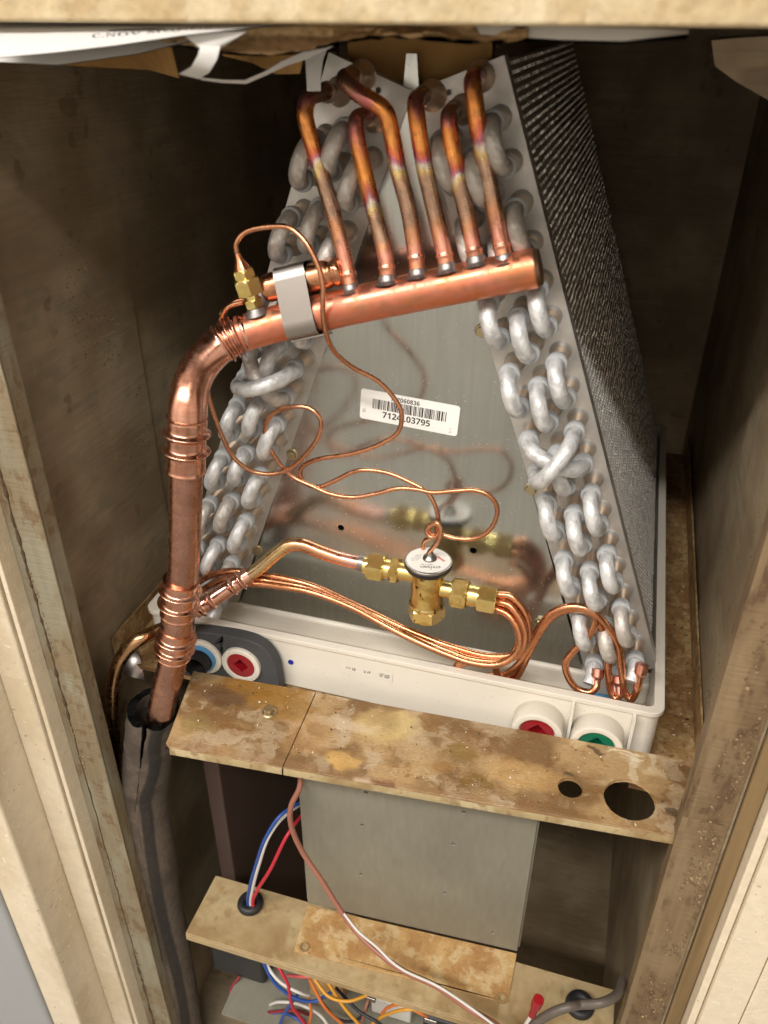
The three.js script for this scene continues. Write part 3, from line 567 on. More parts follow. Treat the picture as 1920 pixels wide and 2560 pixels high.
{
  mesh('suction_header', sweep(HDR, { r: HR, radial: 32, seg: 120, rad: (u) => u > 0.985 ? lerp(1, 0.86, (u - 0.985) / 0.015) : 1, col: (u, a, l) => {
    const n = fbm(l * 50, a * 1.3, 31, 4), m = fbm(l * 160, a * 4, 32, 3), st = fbm(l * 30, a * 8, 36, 3);
    let c = mix3([0.70, 0.24, 0.11], [0.72, 0.25, 0.16], smooth(0.35, 0.6, n)); c = mix3(c, CU.brown, smooth(0.6, 0.78, m) * 0.45 + 0.35 * smooth(0.52, 0.66, st)); if (u > 0.988) c = CU.dark; return c; } }), M.copperMatte, coil, 'heat tinted copper suction header');
  const tubes = [
    [[0.1553, 0.3737, -0.052], [0.1534, 0.3743, -0.034], [0.1488, 0.3723, -0.022], [0.1479, 0.3648, -0.018], [0.1518, 0.3499, -0.017], [0.1601, 0.3247, -0.016], [0.1715, 0.2888, -0.012], [0.1765, 0.2719, -0.008]],
    [[0.1699, 0.382, -0.052], [0.1699, 0.3828, -0.033], [0.17, 0.3817, -0.022], [0.1793, 0.3754, -0.018], [0.1878, 0.3716, -0.018], [0.1941, 0.367, -0.018], [0.1975, 0.3563, -0.018], [0.2016, 0.3395, -0.017], [0.2082, 0.3189, -0.016], [0.2132, 0.2967, -0.014], [0.2162, 0.2834, -0.011]],
    [[0.1772, 0.3607, -0.052], [0.1778, 0.3634, -0.032], [0.1763, 0.3622, -0.023], [0.177, 0.3554, -0.02], [0.1819, 0.3368, -0.018], [0.1878, 0.3177, -0.016], [0.1957, 0.2947, -0.012], [0.1986, 0.279, -0.009]],
    [[0.2111, 0.3729, -0.052], [0.2101, 0.374, -0.034], [0.2094, 0.3718, -0.023], [0.2114, 0.3634, -0.019], [0.2157, 0.3435, -0.018], [0.2214, 0.3239, -0.017], [0.2286, 0.3024, -0.014], [0.2332, 0.2879, -0.011]],
    [[0.2288, 0.3666, -0.052], [0.2281, 0.3675, -0.034], [0.2278, 0.3656, -0.023], [0.2295, 0.3573, -0.02], [0.2347, 0.3375, -0.018], [0.2417, 0.3163, -0.017], [0.2491, 0.2927, -0.013]],
    [[0.2381, 0.3831, -0.052], [0.2389, 0.3842, -0.034], [0.2395, 0.3819, -0.023], [0.2415, 0.3744, -0.02], [0.2463, 0.3547, -0.019], [0.2525, 0.3341, -0.018], [0.2589, 0.3129, -0.017], [0.265, 0.2946, -0.013]],
  ];
  tubes.forEach((pts, i) => {
    const st = [[0, CU.brown], [0.14, [0.34, 0.2, 0.13]], [0.22, [0.42, 0.23, 0.15]], [0.27, [0.62, 0.2, 0.2]], [0.31, [0.9, 0.36, 0.1]], [0.41, [0.95, 0.38, 0.1]], [0.47, [0.78, 0.2, 0.1]], [0.5, [0.56, 0.2, 0.3]], [0.525, [0.8, 0.72, 0.62]], [0.555, [0.9, 0.68, 0.28]], [0.58, [0.66, 0.42, 0.28]], [0.62, [0.52, 0.34, 0.24]], [0.74, [0.54, 0.35, 0.25]], [0.8, [0.8, 0.4, 0.22]], [0.88, [0.9, 0.42, 0.32]], [0.95, [0.88, 0.38, 0.24]], [1, [0.85, 0.38, 0.2]]];
    const sh = [0.05, -0.07, -0.1, 0.0, -0.035, 0.02][i], sc = [1.15, 0.85, 0.7, 1.0, 1.1, 0.9][i];
    const m = mesh('feeder_tube', sweep(pts, { r: 0.0047, radial: 24, seg: 150, rad: (u) => 1 + 0.13 * Math.exp(-Math.pow((u - 0.93) / 0.008, 2)), col: (u, a, l) => {
      const n = fbm(l * 60, a * 0.9 + i * 3, 41 + i, 4) - 0.5, m2 = fbm(l * 220, a * 3, 47 + i, 3); let c = ramp(st, clamp(0.5 + (u - 0.5) * (u < 0.5 ? sc : 1) + sh * smooth(0.05, 0.3, u) * smooth(0.95, 0.7, u) + n * 0.14)); const so = fbm(l * 110 + i * 5, a * 1.5 + 4, 53 + i, 4); c = mix3(c, [0.2, 0.13, 0.1], smooth(0.56, 0.72, so) * 0.4); return mix3(c, [c[0] * 0.7, c[1] * 0.66, c[2] * 0.66], smooth(0.55, 0.8, m2) * 0.7); } }), M.copperTint, coil);
    const e = pts[pts.length - 1], b = pts[pts.length - 2], d = V(e).sub(V(b)).normalize().toArray();
        mesh('solder_joint', along(lathe([[0.0048, -0.0012], [0.0055, 0.0], [0.0056, 0.0018], [0.0066, 0.0032], [0.0086, 0.0046]], 20), e.map((v, k) => v - d[k] * 0.003), d), M.solder, m);
    const p0 = pts[0]; mesh('socket', along(lathe([[0.0085, 0], [0.0066, 0.0015], [0.0052, 0.005], [0.0051, 0.014], [0.0058, 0.015], [0.0056, 0.017], [0.0044, 0.0175]], 20), [p0[0], p0[1], ZC], V(pts[1]).sub(V(p0)).normalize().toArray()), M.stub, m);
  });
}
// ---------------------------------------------------------------- suction riser with press fittings
const bead = (x, c, w) => Math.exp(-Math.pow((x - c) / w, 2));
{
  const t = thing('suction_line', 'thick copper suction riser with beaded press fittings at the front of the pan', 'copper pipe');
  const px = [[0.115, 0.2453, 0.003], [0.1081, 0.2431, 0.006], [0.1034, 0.241, 0.009], [0.096, 0.236, 0.016], [0.0902, 0.2287, 0.026], [0.0881, 0.2204, 0.036], [0.0883, 0.2101, 0.044], [0.0883, 0.198, 0.048], [0.0844, 0.1663, 0.05], [0.079, 0.1296, 0.051], [0.0729, 0.0902, 0.052], [0.0674, 0.0627, 0.053], [0.0612, 0.029, 0.054], [0.0535, 0.0023, 0.056], [0.0458, -0.0227, 0.059], [0.037, -0.0553, 0.061], [0.0288, -0.089, 0.061]];
  const cu = (sd, dull) => (u, a, l) => { const n = fbm(l * 40, a * 1.1, sd, 4), f = fbm(l * 900, a * 0.6, sd + 3, 2), m = fbm(l * 120, a * 4, sd + 8, 3); let c = mix3(dull ? [0.6, 0.33, 0.25] : [0.8, 0.44, 0.33], dull ? [0.48, 0.26, 0.19] : [0.72, 0.36, 0.25], smooth(0.4, 0.6, n)); c = mix3(c, [c[0] * 0.82, c[1] * 0.8, c[2] * 0.8], f); return mix3(c, CU.brown, smooth(0.62, 0.75, m) * 0.6); };
  const R0 = 0.0106;
  mesh('pipe', sweep(px.slice(7), { r: R0, radial: 32, seg: 160, col: cu(61, true) }), M.copper, t);
  mesh('elbow', sweep(px.slice(0, 9).concat([]).slice(0, 8), { r: R0 * 1.1, radial: 36, seg: 150, col: cu(65, false), rad: (u, l) => 0.92 + 0.04 * smooth(0.1, 0.3, u) + 0.2 * (bead(l, 0.010, 0.0014) + bead(l, 0.0148, 0.0014) + bead(l, 0.0195, 0.0014)) + 0.1 * bead(l, 0.004, 0.002) + 0.08 * smooth(0.5, 1, u) }), M.copperBright, t);
  const fit = (pts, bs, sd) => { const len = V(pts[0]).distanceTo(V(pts[1])); mesh('press_coupling', sweep(pts, { r: R0 * 1.14, radial: 36, seg: 150, col: cu(sd, false), rad: (u) => { let k = 1; for (const b of bs) k += 0.24 * bead(u, b, 0.045); k += 0.05 * (bead(u, 0.0, 0.03) + bead(u, 1, 0.03)); return k; } }), M.copperBright, t); };
  fit([[0.0885, 0.2035, 0.047], [0.0842, 0.1668, 0.05]], [0.3, 0.62], 71);
  fit([[0.0703, 0.0809, 0.0525], [0.0637, 0.0501, 0.0535]], [0.3, 0.68], 73);
  mesh('coupling_sleeve', sweep([[0.064, 0.0502, 0.0535], [0.0608, 0.033, 0.054]], { r: R0 * 1.13, radial: 32, seg: 8, col: cu(77, true) }), M.copper, t);
  fit([[0.0617, 0.0375, 0.0538], [0.0553, 0.0107, 0.0552]], [0.34, 0.7], 75);
}
// ---------------------------------------------------------------- liquid line
{
  const t = thing('liquid_line', 'thin copper liquid line rising beside the foam sleeve to the brass valve', 'copper pipe');
  const dark = cuNoise([0.66, 0.38, 0.2], [0.5, 0.3, 0.15], [0.34, 0.28, 0.16], 81, 40), R0 = 0.0053;
  mesh('lower_pipe', sweep([[-0.0423, -0.2541, 0.03], [-0.0391, -0.186, 0.034], [-0.0273, -0.1172, 0.042], [-0.0158, -0.0659, 0.048], [-0.0055, -0.0309, 0.05], [0.0061, -0.0072, 0.05], [0.02, 0.0088, 0.046], [0.0303, 0.0107, 0.034], [0.0422, 0.0139, 0.024], [0.0567, 0.0253, 0.01]], { r: R0, radial: 20, seg: 120, col: dark }), M.copper, t, 'dull old copper pipe');
  mesh('press_coupling', sweep([[0.0533, 0.0216, 0.016], [0.0907, 0.0472, -0.008]], { r: R0 * 1.2, radial: 28, seg: 160, col: cuNoise([0.86, 0.5, 0.4], [0.72, 0.4, 0.3], CU.brown, 83), rad: (u) => { let k = 1; for (const b of [0.12, 0.3, 0.68, 0.84]) k += 0.28 * bead(u, b, 0.03); return k; } }), M.copperBright, t);
  mesh('upper_pipe', sweep([[0.0863, 0.0439, -0.006], [0.0986, 0.0542, -0.01], [0.1109, 0.0665, -0.014], [0.1205, 0.074, -0.017], [0.1303, 0.075, -0.019], [0.1442, 0.0714, -0.0195], [0.1598, 0.0684, -0.0195], [0.1771, 0.0679, -0.019]], { r: R0, radial: 24, seg: 120, col: (u, a, l) => { const n = fbm(l * 60, a, 85, 4); return ramp([[0, CU.fresh], [0.1, [0.7, 0.55, 0.32]], [0.4, CU.gold], [0.52, [0.6, 0.32, 0.18]], [0.75, CU.orange], [0.9, CU.pink], [1, [0.5, 0.3, 0.25]]], clamp(u + (n - 0.5) * 0.3)); } }), M.copper, t);
  mesh('solder_joint', sweep([[0.1749, 0.0682, -0.019], [0.1786, 0.0679, -0.019]], { r: 0.0062, radial: 24, seg: 10 }), M.solder, t);
}
// ---------------------------------------------------------------- expansion valve
{
  const t = thing('expansion_valve', 'brass expansion valve with a white labelled round head', 'valve');
  const zv = -0.018, top = [0.2271, 0.0809, -0.018], bot = [0.2275, 0.0299, -0.018], vx = top[0], vz = zv, yT = top[1], yB = bot[1] + 0.004;
  const lp = [0.1906, 0.0678, -0.018], rp = [0.2515, 0.0576, -0.018];
  mesh('body', uvBox(lathe([[0, yB + 0.008], [0.0126, yB + 0.008], [0.0128, yB + 0.009], [0.0128, yB + 0.011], [0.0118, yB + 0.0115], [0.0118, yT - 0.007], [0.0125, yT - 0.006], [0, yT - 0.006]].map(([a, b]) => [a, b]), 48).translate(vx, 0, vz)), M.brassWorn, t);
  mesh('bottom_cap', uvBox(along(hexNut(0.0142, 0.0105), [vx, yB - 0.002, vz], [0, 1, 0])), M.brassWorn, t);
  mesh('bellows_rim', lathe([[0.010, -0.0075], [0.0158, -0.0055], [0.0172, -0.003], [0.0172, -0.0012], [0.0166, -0.0006]], 56).translate(vx, yT, vz), M.black, t);
  const head = mesh('head', lathe([[0.0171, -0.0012], [0.0171, 0.0002], [0.0165, 0.0007], [0.0158, 0.0004], [0, 0.0004]], 56).translate(vx, yT, vz), M.steel, t);
  const lab = canvasTex(512, 512, (c, w, h) => {
    c.fillStyle = '#eceae4'; c.fillRect(0, 0, w, h); c.fillStyle = '#1c1a18';
    const arc = (s, R, a0, st, f, col) => { c.font = f; c.fillStyle = col; c.textAlign = 'center'; [...s].forEach((ch, i) => { c.save(); c.translate(256, 256); c.rotate(a0 - i * st); c.translate(0, R); c.fillText(ch, 0, 0); c.restore(); }); };
    c.save(); c.translate(256, 256); c.rotate(Math.PI - 0.25);
    c.font = 'bold 54px sans-serif'; c.textAlign = 'center'; c.fillText('67315001', -20, -120); c.font = '26px sans-serif'; c.fillText('BBIZE 2 KW', 20, -84); c.font = 'bold 22px sans-serif'; c.fillText('SZ', -26, -172);
    c.restore();
    c.save(); c.translate(110, 250); c.rotate(-1.15 + Math.PI); c.font = '25px sans-serif'; c.textAlign = 'center'; c.fillText('External', 0, -26); c.fillText('Bleed Port 15%', 0, 2); c.fillText('8AE27 - RH', 0, 30); c.restore();
    c.save(); c.translate(392, 190); c.rotate(0.62 + Math.PI); c.fillStyle = '#e8a3a0'; c.fillRect(-66, -22, 132, 34); c.font = 'bold 34px sans-serif'; c.textAlign = 'center'; c.fillStyle = '#b8202c'; c.fillText('R-410A', 0, 8); c.restore();
    c.fillStyle = '#2a2826'; c.save(); c.translate(222, 120); c.rotate(-0.2); c.fillRect(-14, -60, 30, 84); c.restore();
  });
  const dg = new THREE.CircleGeometry(0.0157, 48); dg.rotateX(-Math.PI / 2); dg.translate(vx, yT + 0.0009, vz); mesh('label', dg, std({ map: lab, roughness: 0.4 }), head);
  mesh('dome', lathe([[0.0052, 0.0009], [0.0048, 0.0026], [0.003, 0.0034], [0.0026, 0.0055], [0.0012, 0.009], [0, 0.0095]], 28).translate(vx + 0.0005, yT, vz - 0.002), M.steel, t);
  // left inlet
  const X1 = [1, 0, 0];
  mesh('inlet_neck', along(lathe([[0.0066, 0], [0.0066, 0.03]], 28), [vx - 0.022, lp[1], vz], X1), M.brassWorn, t);
  mesh('inlet_nut', uvBox(along(hexNut(0.0108, 0.0125), [[0.1826, 0.0683, -0.018][0], lp[1], vz], X1)), M.brass, t);
  mesh('inlet_nut', uvBox(along(hexNut(0.01, 0.0062), [[0.1997, 0.0672, -0.018][0], lp[1], vz], X1)), M.brassWorn, t);
  mesh('inlet_collar', along(lathe([[0.0058, 0], [0.0066, 0.0004], [0.0066, 0.008], [0.0076, 0.0085], [0.0072, 0.026]], 28), [[0.1789, 0.0686, -0.018][0], lp[1], vz], X1), M.brass, t);
  // outlet
  mesh('outlet_neck', along(lathe([[0.0062, 0], [0.0062, 0.018]], 28), [vx + 0.008, rp[1] + 0.001, vz], X1), M.brassWorn, t);
  mesh('outlet_nut', uvBox(along(hexNut(0.0116, 0.0115, 0.12), [[0.2453, 0.0587, -0.018][0], rp[1], vz], X1)), M.brassWorn, t);
  mesh('outlet_thread', along(lathe([[0.0074, 0], [0.0074, 0.001], [0.0084, 0.0014], [0.0076, 0.003], [0.0084, 0.0044], [0.0076, 0.006], [0.0076, 0.010]], 28), [[0.2565, 0.0576, -0.018][0], rp[1], vz], X1), M.brass, t);
  mesh('distributor', uvBox(along(hexNut(0.0106, 0.0132, 0.1), [[0.2647, 0.0569, -0.018][0], rp[1] - 0.0005, vz], X1)), M.brass, t);
  const capC = cuNoise([0.76, 0.38, 0.22], [0.62, 0.28, 0.15], CU.brown, 91, 30);
  const capR = 0.0016;
  mesh('equalizer_tube', sweep([[0.1099, 0.2921, 0.004], [0.1099, 0.2972, 0.004], [0.1159, 0.3039, 0.003], [0.1339, 0.3087, 0.004], [0.1448, 0.3091, 0.006], [0.1538, 0.3038, 0.008], [0.1622, 0.2921, 0.01], [0.1657, 0.2796, 0.011], [0.1647, 0.2643, 0.01], [0.1642, 0.2482, 0.004], [0.166, 0.2333, -0.006], [0.1751, 0.2214, -0.014], [0.1886, 0.2123, -0.02], [0.1988, 0.2014, -0.022], [0.2045, 0.191, -0.022], [0.2023, 0.1771, -0.022], [0.189, 0.1652, -0.023], [0.1689, 0.1547, -0.024], [0.1427, 0.1455, -0.025], [0.1319, 0.1384, -0.025], [0.1296, 0.1306, -0.025], [0.1348, 0.1239, -0.025], [0.1432, 0.1231, -0.026], [0.1534, 0.1285, -0.027], [0.1673, 0.1376, -0.028], [0.1759, 0.1409, -0.028], [0.1924, 0.1417, -0.028], [0.2094, 0.1377, -0.027], [0.2232, 0.1314, -0.026], [0.2294, 0.1212, -0.025], [0.2316, 0.1085, -0.025], [0.2289, 0.0973, -0.026], [0.2212, 0.0892, -0.03], [0.2202, 0.0821, -0.03]], { r: capR, radial: 10, seg: 420, col: capC }), M.copper, t, 'thin copper equalizer tube in loose curves');
  mesh('capillary_tube', sweep([[0.1112, 0.263, 0.004], [0.1007, 0.2588, 0.004], [0.0949, 0.2503, 0.004], [0.0863, 0.2286, 0.004], [0.0805, 0.2089, 0.004], [0.0793, 0.195, 0.002], [0.081, 0.1697, -0.004], [0.0862, 0.1463, -0.01], [0.0956, 0.1354, -0.014], [0.1082, 0.1326, -0.017], [0.1225, 0.1376, -0.018], [0.1371, 0.1519, -0.018], [0.1485, 0.17, -0.017], [0.15, 0.1825, -0.016], [0.1429, 0.1885, -0.016], [0.1332, 0.1886, -0.016], [0.1188, 0.1831, -0.017], [0.1105, 0.1733, -0.017], [0.1081, 0.16, -0.018], [0.1134, 0.1454, -0.02], [0.1238, 0.1312, -0.022], [0.1394, 0.1253, -0.022], [0.1516, 0.1214, -0.022], [0.169, 0.1211, -0.022], [0.1858, 0.1266, -0.022], [0.2026, 0.1339, -0.022], [0.2159, 0.1355, -0.022], [0.2271, 0.1349, -0.022], [0.243, 0.1389, -0.022], [0.257, 0.1416, -0.022], [0.2666, 0.1386, -0.022], [0.2718, 0.1305, -0.022], [0.2712, 0.1199, -0.021], [0.2658, 0.1101, -0.02], [0.2567, 0.1041, -0.02], [0.2453, 0.1023, -0.02], [0.2351, 0.1027, -0.021], [0.2281, 0.1004, -0.022], [0.225, 0.1051, -0.022], [0.2283, 0.1104, -0.022], [0.2331, 0.1086, -0.021], [0.2325, 0.1025, -0.02], [0.2274, 0.1001, -0.02], [0.2241, 0.1042, -0.021], [0.2274, 0.1095, -0.021], [0.2321, 0.1123, -0.02], [0.2348, 0.1081, -0.019], [0.2342, 0.1007, -0.018], [0.2303, 0.0929, -0.0185], [0.2271, 0.0869, -0.0195]], { r: capR, radial: 10, seg: 560, col: capC }), M.copper, t, 'thin copper capillary tube in a wide loop');
}
// distributor tubes
{
  const t = thing('distributor_tubes', 'bundle of thin copper distributor tubes curling from the brass valve to the coil feet', 'copper tubes');
  const c = (sd) => cuNoise([0.76, 0.36, 0.19], [0.6, 0.26, 0.13], CU.brown, sd, 30), R0 = 0.0026;
  const bundles = {
    a: [[0.2778, 0.0623, -0.018], [0.2872, 0.0637, -0.017], [0.2966, 0.0567, -0.015], [0.3024, 0.0453, -0.013], [0.3032, 0.0303, -0.01], [0.2947, 0.0193, -0.008], [0.2765, 0.0131, -0.008], [0.2496, 0.0151, -0.008], [0.2283, 0.0186, -0.009], [0.2089, 0.0222, -0.011], [0.1896, 0.0272, -0.013], [0.1704, 0.0327, -0.014], [0.1386, 0.0427, -0.014], [0.11, 0.0448, -0.014], [0.0927, 0.0442, -0.014], [0.0687, 0.0415, -0.014], [0.0473, 0.03, -0.014], [0.0285, 0.0084, -0.016], [0.0162, -0.0114, -0.02]],
    b: [[0.2785, 0.0576, -0.016], [0.287, 0.0581, -0.014], [0.296, 0.0507, -0.011], [0.3016, 0.0382, -0.008], [0.2998, 0.0254, -0.005], [0.2888, 0.0151, -0.004], [0.2659, 0.0107, -0.004], [0.2479, 0.0141, -0.004], [0.2294, 0.0179, -0.005], [0.2101, 0.0219, -0.007], [0.1908, 0.0272, -0.009], [0.1717, 0.0337, -0.01], [0.1401, 0.0425, -0.01], [0.1116, 0.0431, -0.01], [0.0943, 0.0416, -0.01], [0.0703, 0.0377, -0.01], [0.0517, 0.0259, -0.01], [0.0341, 0.0069, -0.012], [0.02, -0.0133, -0.018]],
    c: [[0.2784, 0.0526, -0.014], [0.2862, 0.0516, -0.012], [0.294, 0.0457, -0.009], [0.2981, 0.036, -0.006], [0.2967, 0.0248, -0.003], [0.2866, 0.0149, 0], [0.2667, 0.0109, 0], [0.2488, 0.0139, 0], [0.2304, 0.018, -0.001], [0.2112, 0.0227, -0.003], [0.1921, 0.0287, -0.005], [0.1731, 0.0356, -0.006], [0.1417, 0.0428, -0.006], [0.1159, 0.0427, -0.006], [0.096, 0.0407, -0.006], [0.0754, 0.0354, -0.006], [0.0562, 0.022, -0.007], [0.0398, 0.0056, -0.009], [0.0251, -0.0141, -0.014]],
    d: [[0.2775, 0.0565, -0.022], [0.2877, 0.0552, -0.022], [0.2969, 0.0458, -0.02], [0.3009, 0.0299, -0.018], [0.2975, 0.0172, -0.014], [0.2851, 0.008, -0.012], [0.2652, 0.0047, -0.008], [0.2557, 0, -0.006], [0.2539, -0.0102, -0.008], [0.2627, -0.0178, -0.012], [0.2805, -0.0148, -0.014], [0.2963, 0.0005, -0.016], [0.3042, 0.0194, -0.018], [0.3105, 0.0402, -0.02], [0.3189, 0.0556, -0.02], [0.3319, 0.0625, -0.02], [0.3441, 0.0604, -0.02], [0.3562, 0.0498, -0.02], [0.3652, 0.0346, -0.02], [0.3707, 0.015, -0.018], [0.3752, -0.0023, -0.016], [0.3803, -0.0061, -0.014], [0.3833, 0.004, -0.015], [0.3834, 0.0135, -0.018]],
    e: [[0.2782, 0.0523, -0.02], [0.2861, 0.0505, -0.02], [0.2953, 0.0411, -0.018], [0.2992, 0.0282, -0.015], [0.2945, 0.0143, -0.012], [0.2798, 0.0069, -0.009], [0.2596, 0.0058, -0.006], [0.2536, -0.0038, -0.008], [0.2582, -0.015, -0.012], [0.2776, -0.0133, -0.016], [0.2916, -0.0105, -0.018], [0.2999, 0.0019, -0.019], [0.3067, 0.0251, -0.021], [0.314, 0.0416, -0.023], [0.3222, 0.0522, -0.024], [0.3332, 0.0576, -0.024], [0.344, 0.0551, -0.024], [0.3505, 0.0474, -0.024], [0.3578, 0.0317, -0.023], [0.3618, 0.0109, -0.02], [0.3655, -0.0036, -0.017], [0.3697, -0.0083, -0.014], [0.3726, -0.0053, -0.015], [0.3721, 0.0004, -0.018]],
    f: [[0.2772, 0.047, -0.023], [0.285, 0.0444, -0.023], [0.2931, 0.0345, -0.021], [0.2964, 0.0227, -0.018], [0.2921, 0.012, -0.014], [0.2827, 0.0004, -0.012], [0.2901, -0.0138, -0.014], [0.2965, -0.0122, -0.016], [0.3048, 0.0134, -0.018], [0.3119, 0.0376, -0.02], [0.3198, 0.0518, -0.021], [0.3327, 0.0598, -0.021], [0.3431, 0.0594, -0.021], [0.3471, 0.0539, -0.021], [0.3445, 0.0397, -0.02], [0.3357, 0.0244, -0.018], [0.3315, 0.0144, -0.016], [0.3351, 0.0025, -0.014], [0.3427, -0.0046, -0.012], [0.3519, -0.0052, -0.012], [0.3552, -0.0014, -0.014], [0.3553, 0.002, -0.018]],
  };
  let k = 0; for (const [, pts] of Object.entries(bundles)) { mesh('tube', sweep(pts, { r: R0, radial: 12, seg: 260, col: c(101 + k) }), M.copper, t); k++; }
  for (const [p, q] of [[[0.3549, 0.0092, -0.022], [0.3554, -0.0029, -0.014]], [[0.3699, 0.0063, -0.022], [0.3719, -0.0043, -0.015]], [[0.3836, 0.0213, -0.022], [0.3828, 0.0038, -0.015]]])
    mesh('sleeve', sweep([p, q], { r: 0.0034, radial: 16, seg: 20, rad: (u) => lerp(1.35, 0.8, smooth(0.35, 0.6, u)), col: cuNoise(CU.pink, CU.red, CU.brown, 120 + p[0] * 100) }), M.copper, t, 'heat tinted copper sleeve');
}
// ---------------------------------------------------------------- access fitting, sensing bulb and strap on the header
{
  const t = thing('access_fitting', 'brass flare fitting standing on the end of the copper header', 'fitting');
  const a = [0.1196, 0.2561, 0.003], b = [0.1103, 0.2913, 0.004], d = V(b).sub(V(a)), L = d.length(), u = d.clone().normalize().toArray(), P = (f) => a.map((v, i) => v + d.getComponent(i) * f);
  mesh('solder_joint', along(lathe([[0.0082, 0], [0.0066, 0.002], [0.0052, 0.004]], 24), P(0), u), M.solder, t);
  mesh('neck', along(lathe([[0.0044, 0], [0.0044, L * 0.4]], 24), P(0), u), M.brass, t);
  mesh('small_hex', uvBox(along(hexNut(0.0058, L * 0.14), P(0.12), u)), M.brass, t);
  mesh('flare_nut', uvBox(along(hexNut(0.0084, L * 0.26, 0.08), P(0.34), u)), M.brass, t);
  mesh('nut_taper', uvBox(along(hexNut(0.0068, L * 0.17, 0.3), P(0.59), u)), M.brass, t);
  mesh('copper_cone', along(lathe([[0.0052, 0], [0.0042, L * 0.1], [0.0022, L * 0.2], [0.0017, L * 0.3]], 24), P(0.72), u), std({ color: rgb(...CU.orange), metalness: 1, roughness: 0.25 }), t);
  mesh('side_tube', sweep([[0.1119, 0.2645, 0.003], [0.1059, 0.2625, 0.003], [0.099, 0.2579, 0.003], [0.0948, 0.2537, 0.003]], { r: 0.0016, radial: 12, col: cuNoise(CU.brown, CU.orange, CU.dark, 131) }), M.copper, t);
}
{
  const A = [0.1209, 0.2691, -0.006], B = [0.1701, 0.2826, -0.012], R0 = 0.0086;
  const t = thing('sensing_bulb', 'short fat copper sensing bulb lying against the suction header', 'bulb');
  mesh('cylinder', sweep([A, [lerp(A[0], B[0], 0.5), lerp(A[1], B[1], 0.5), lerp(A[2], B[2], 0.5)], B], { r: R0, radial: 32, seg: 80, rad: (u) => { const e = Math.min(u, 1 - u) * 14; return e < 1 ? 0.72 + 0.28 * Math.sqrt(1 - (1 - e) * (1 - e)) : 1 - 0.1 * bead(u, 0.86, 0.03); }, col: cuNoise([0.66, 0.32, 0.18], [0.46, 0.22, 0.12], CU.dark, 141, 80) }), M.copper, t);
  // strap: a loop round both pipes, extruded along the header
  const st = thing('bulb_strap', 'bright steel strap clamping the sensing bulb to the header', 'strap');
  const c0 = [0.1449, 0.2546, -0.004], c1 = [0.1399, 0.2743, -0.009];
  const ax = hdrDir.clone(), up = V(c1).sub(V(c0)); up.addScaledVector(ax, -up.dot(ax)); const D = up.length(); up.normalize(); const fw = new THREE.Vector3().crossVectors(ax, up).normalize(); if (fw.z < 0) fw.negate();
  const r1 = HR + 0.0009, r2 = R0 + 0.0009, loop = [];
  const pushArc = (cy, r, a0, a1) => { for (let i = 0; i <= 5; i++) { const a = lerp(a0, a1, i / 5); loop.push([Math.sign(Math.cos(a)) * r * Math.pow(Math.abs(Math.cos(a)), 0.45), cy + Math.sign(Math.sin(a)) * r * Math.pow(Math.abs(Math.sin(a)), 0.45)]); } };
  pushArc(D, r2, 0.02, Math.PI - 0.02); pushArc(0, r1, Math.PI + 0.02, Math.PI * 2 - 0.02); loop.push(loop[0]);
  const rows = [0, 1].map((k) => loop.map(([f, u]) => V(c0).addScaledVector(fw, f).addScaledVector(up, u).addScaledVector(ax, k ? 0.0118 : -0.0078).toArray()));
  mesh('band', sheet(rows, 0.0009), M.steel, st);
  const f0 = V(c0).addScaledVector(up, -r1 - 0.001).addScaledVector(ax, 0.004);
  mesh('foot', along(new RoundedBoxGeometry(0.024, 0.0016, 0.011, 1, 0.0005), f0.toArray(), up.toArray()), M.steel, st);
}
// ---------------------------------------------------------------- shelf boards in front of the pan
const uvShelf = (g) => { const p = g.attributes.position, u = g.attributes.uv; for (let i = 0; i < p.count; i++) u.setXY(i, (p.getX(i) - 0.03) / 0.42, (p.getZ(i) - (p.getY(i) + 0.025) * 1.2) / 0.12); return g; };
function board(name, px, holes, label, mat, y = -0.025, lip = 0.0085) {
  const s = poly(px.map((p) => [p[0], -p[2]]));
  for (const [p, r] of holes) { const h = new THREE.Path(); for (let i = 0; i <= 40; i++) { const a = -(i / 40) * Math.PI * 2, q = r * (1 + 0.008 * Math.sin(i * 2.7) + 0.006 * Math.sin(i * 5.1)); i ? h.lineTo(p[0] + Math.cos(a) * q, -p[2] + Math.sin(a) * q) : h.moveTo(p[0] + q, -p[2]); } s.holes.push(h); }
  const g = new THREE.ExtrudeGeometry(s, { depth: 0.0018, bevelEnabled: true, bevelThickness: 0.0005, bevelSize: 0.0003, bevelSegments: 2 }); g.rotateX(-Math.PI / 2); g.translate(0, y - 0.0023, 0);
  const t = thing(name, label, 'shelf board');
  mesh('top_sheet', uvShelf(uvBox(g)), mat, t);
  return t;
}
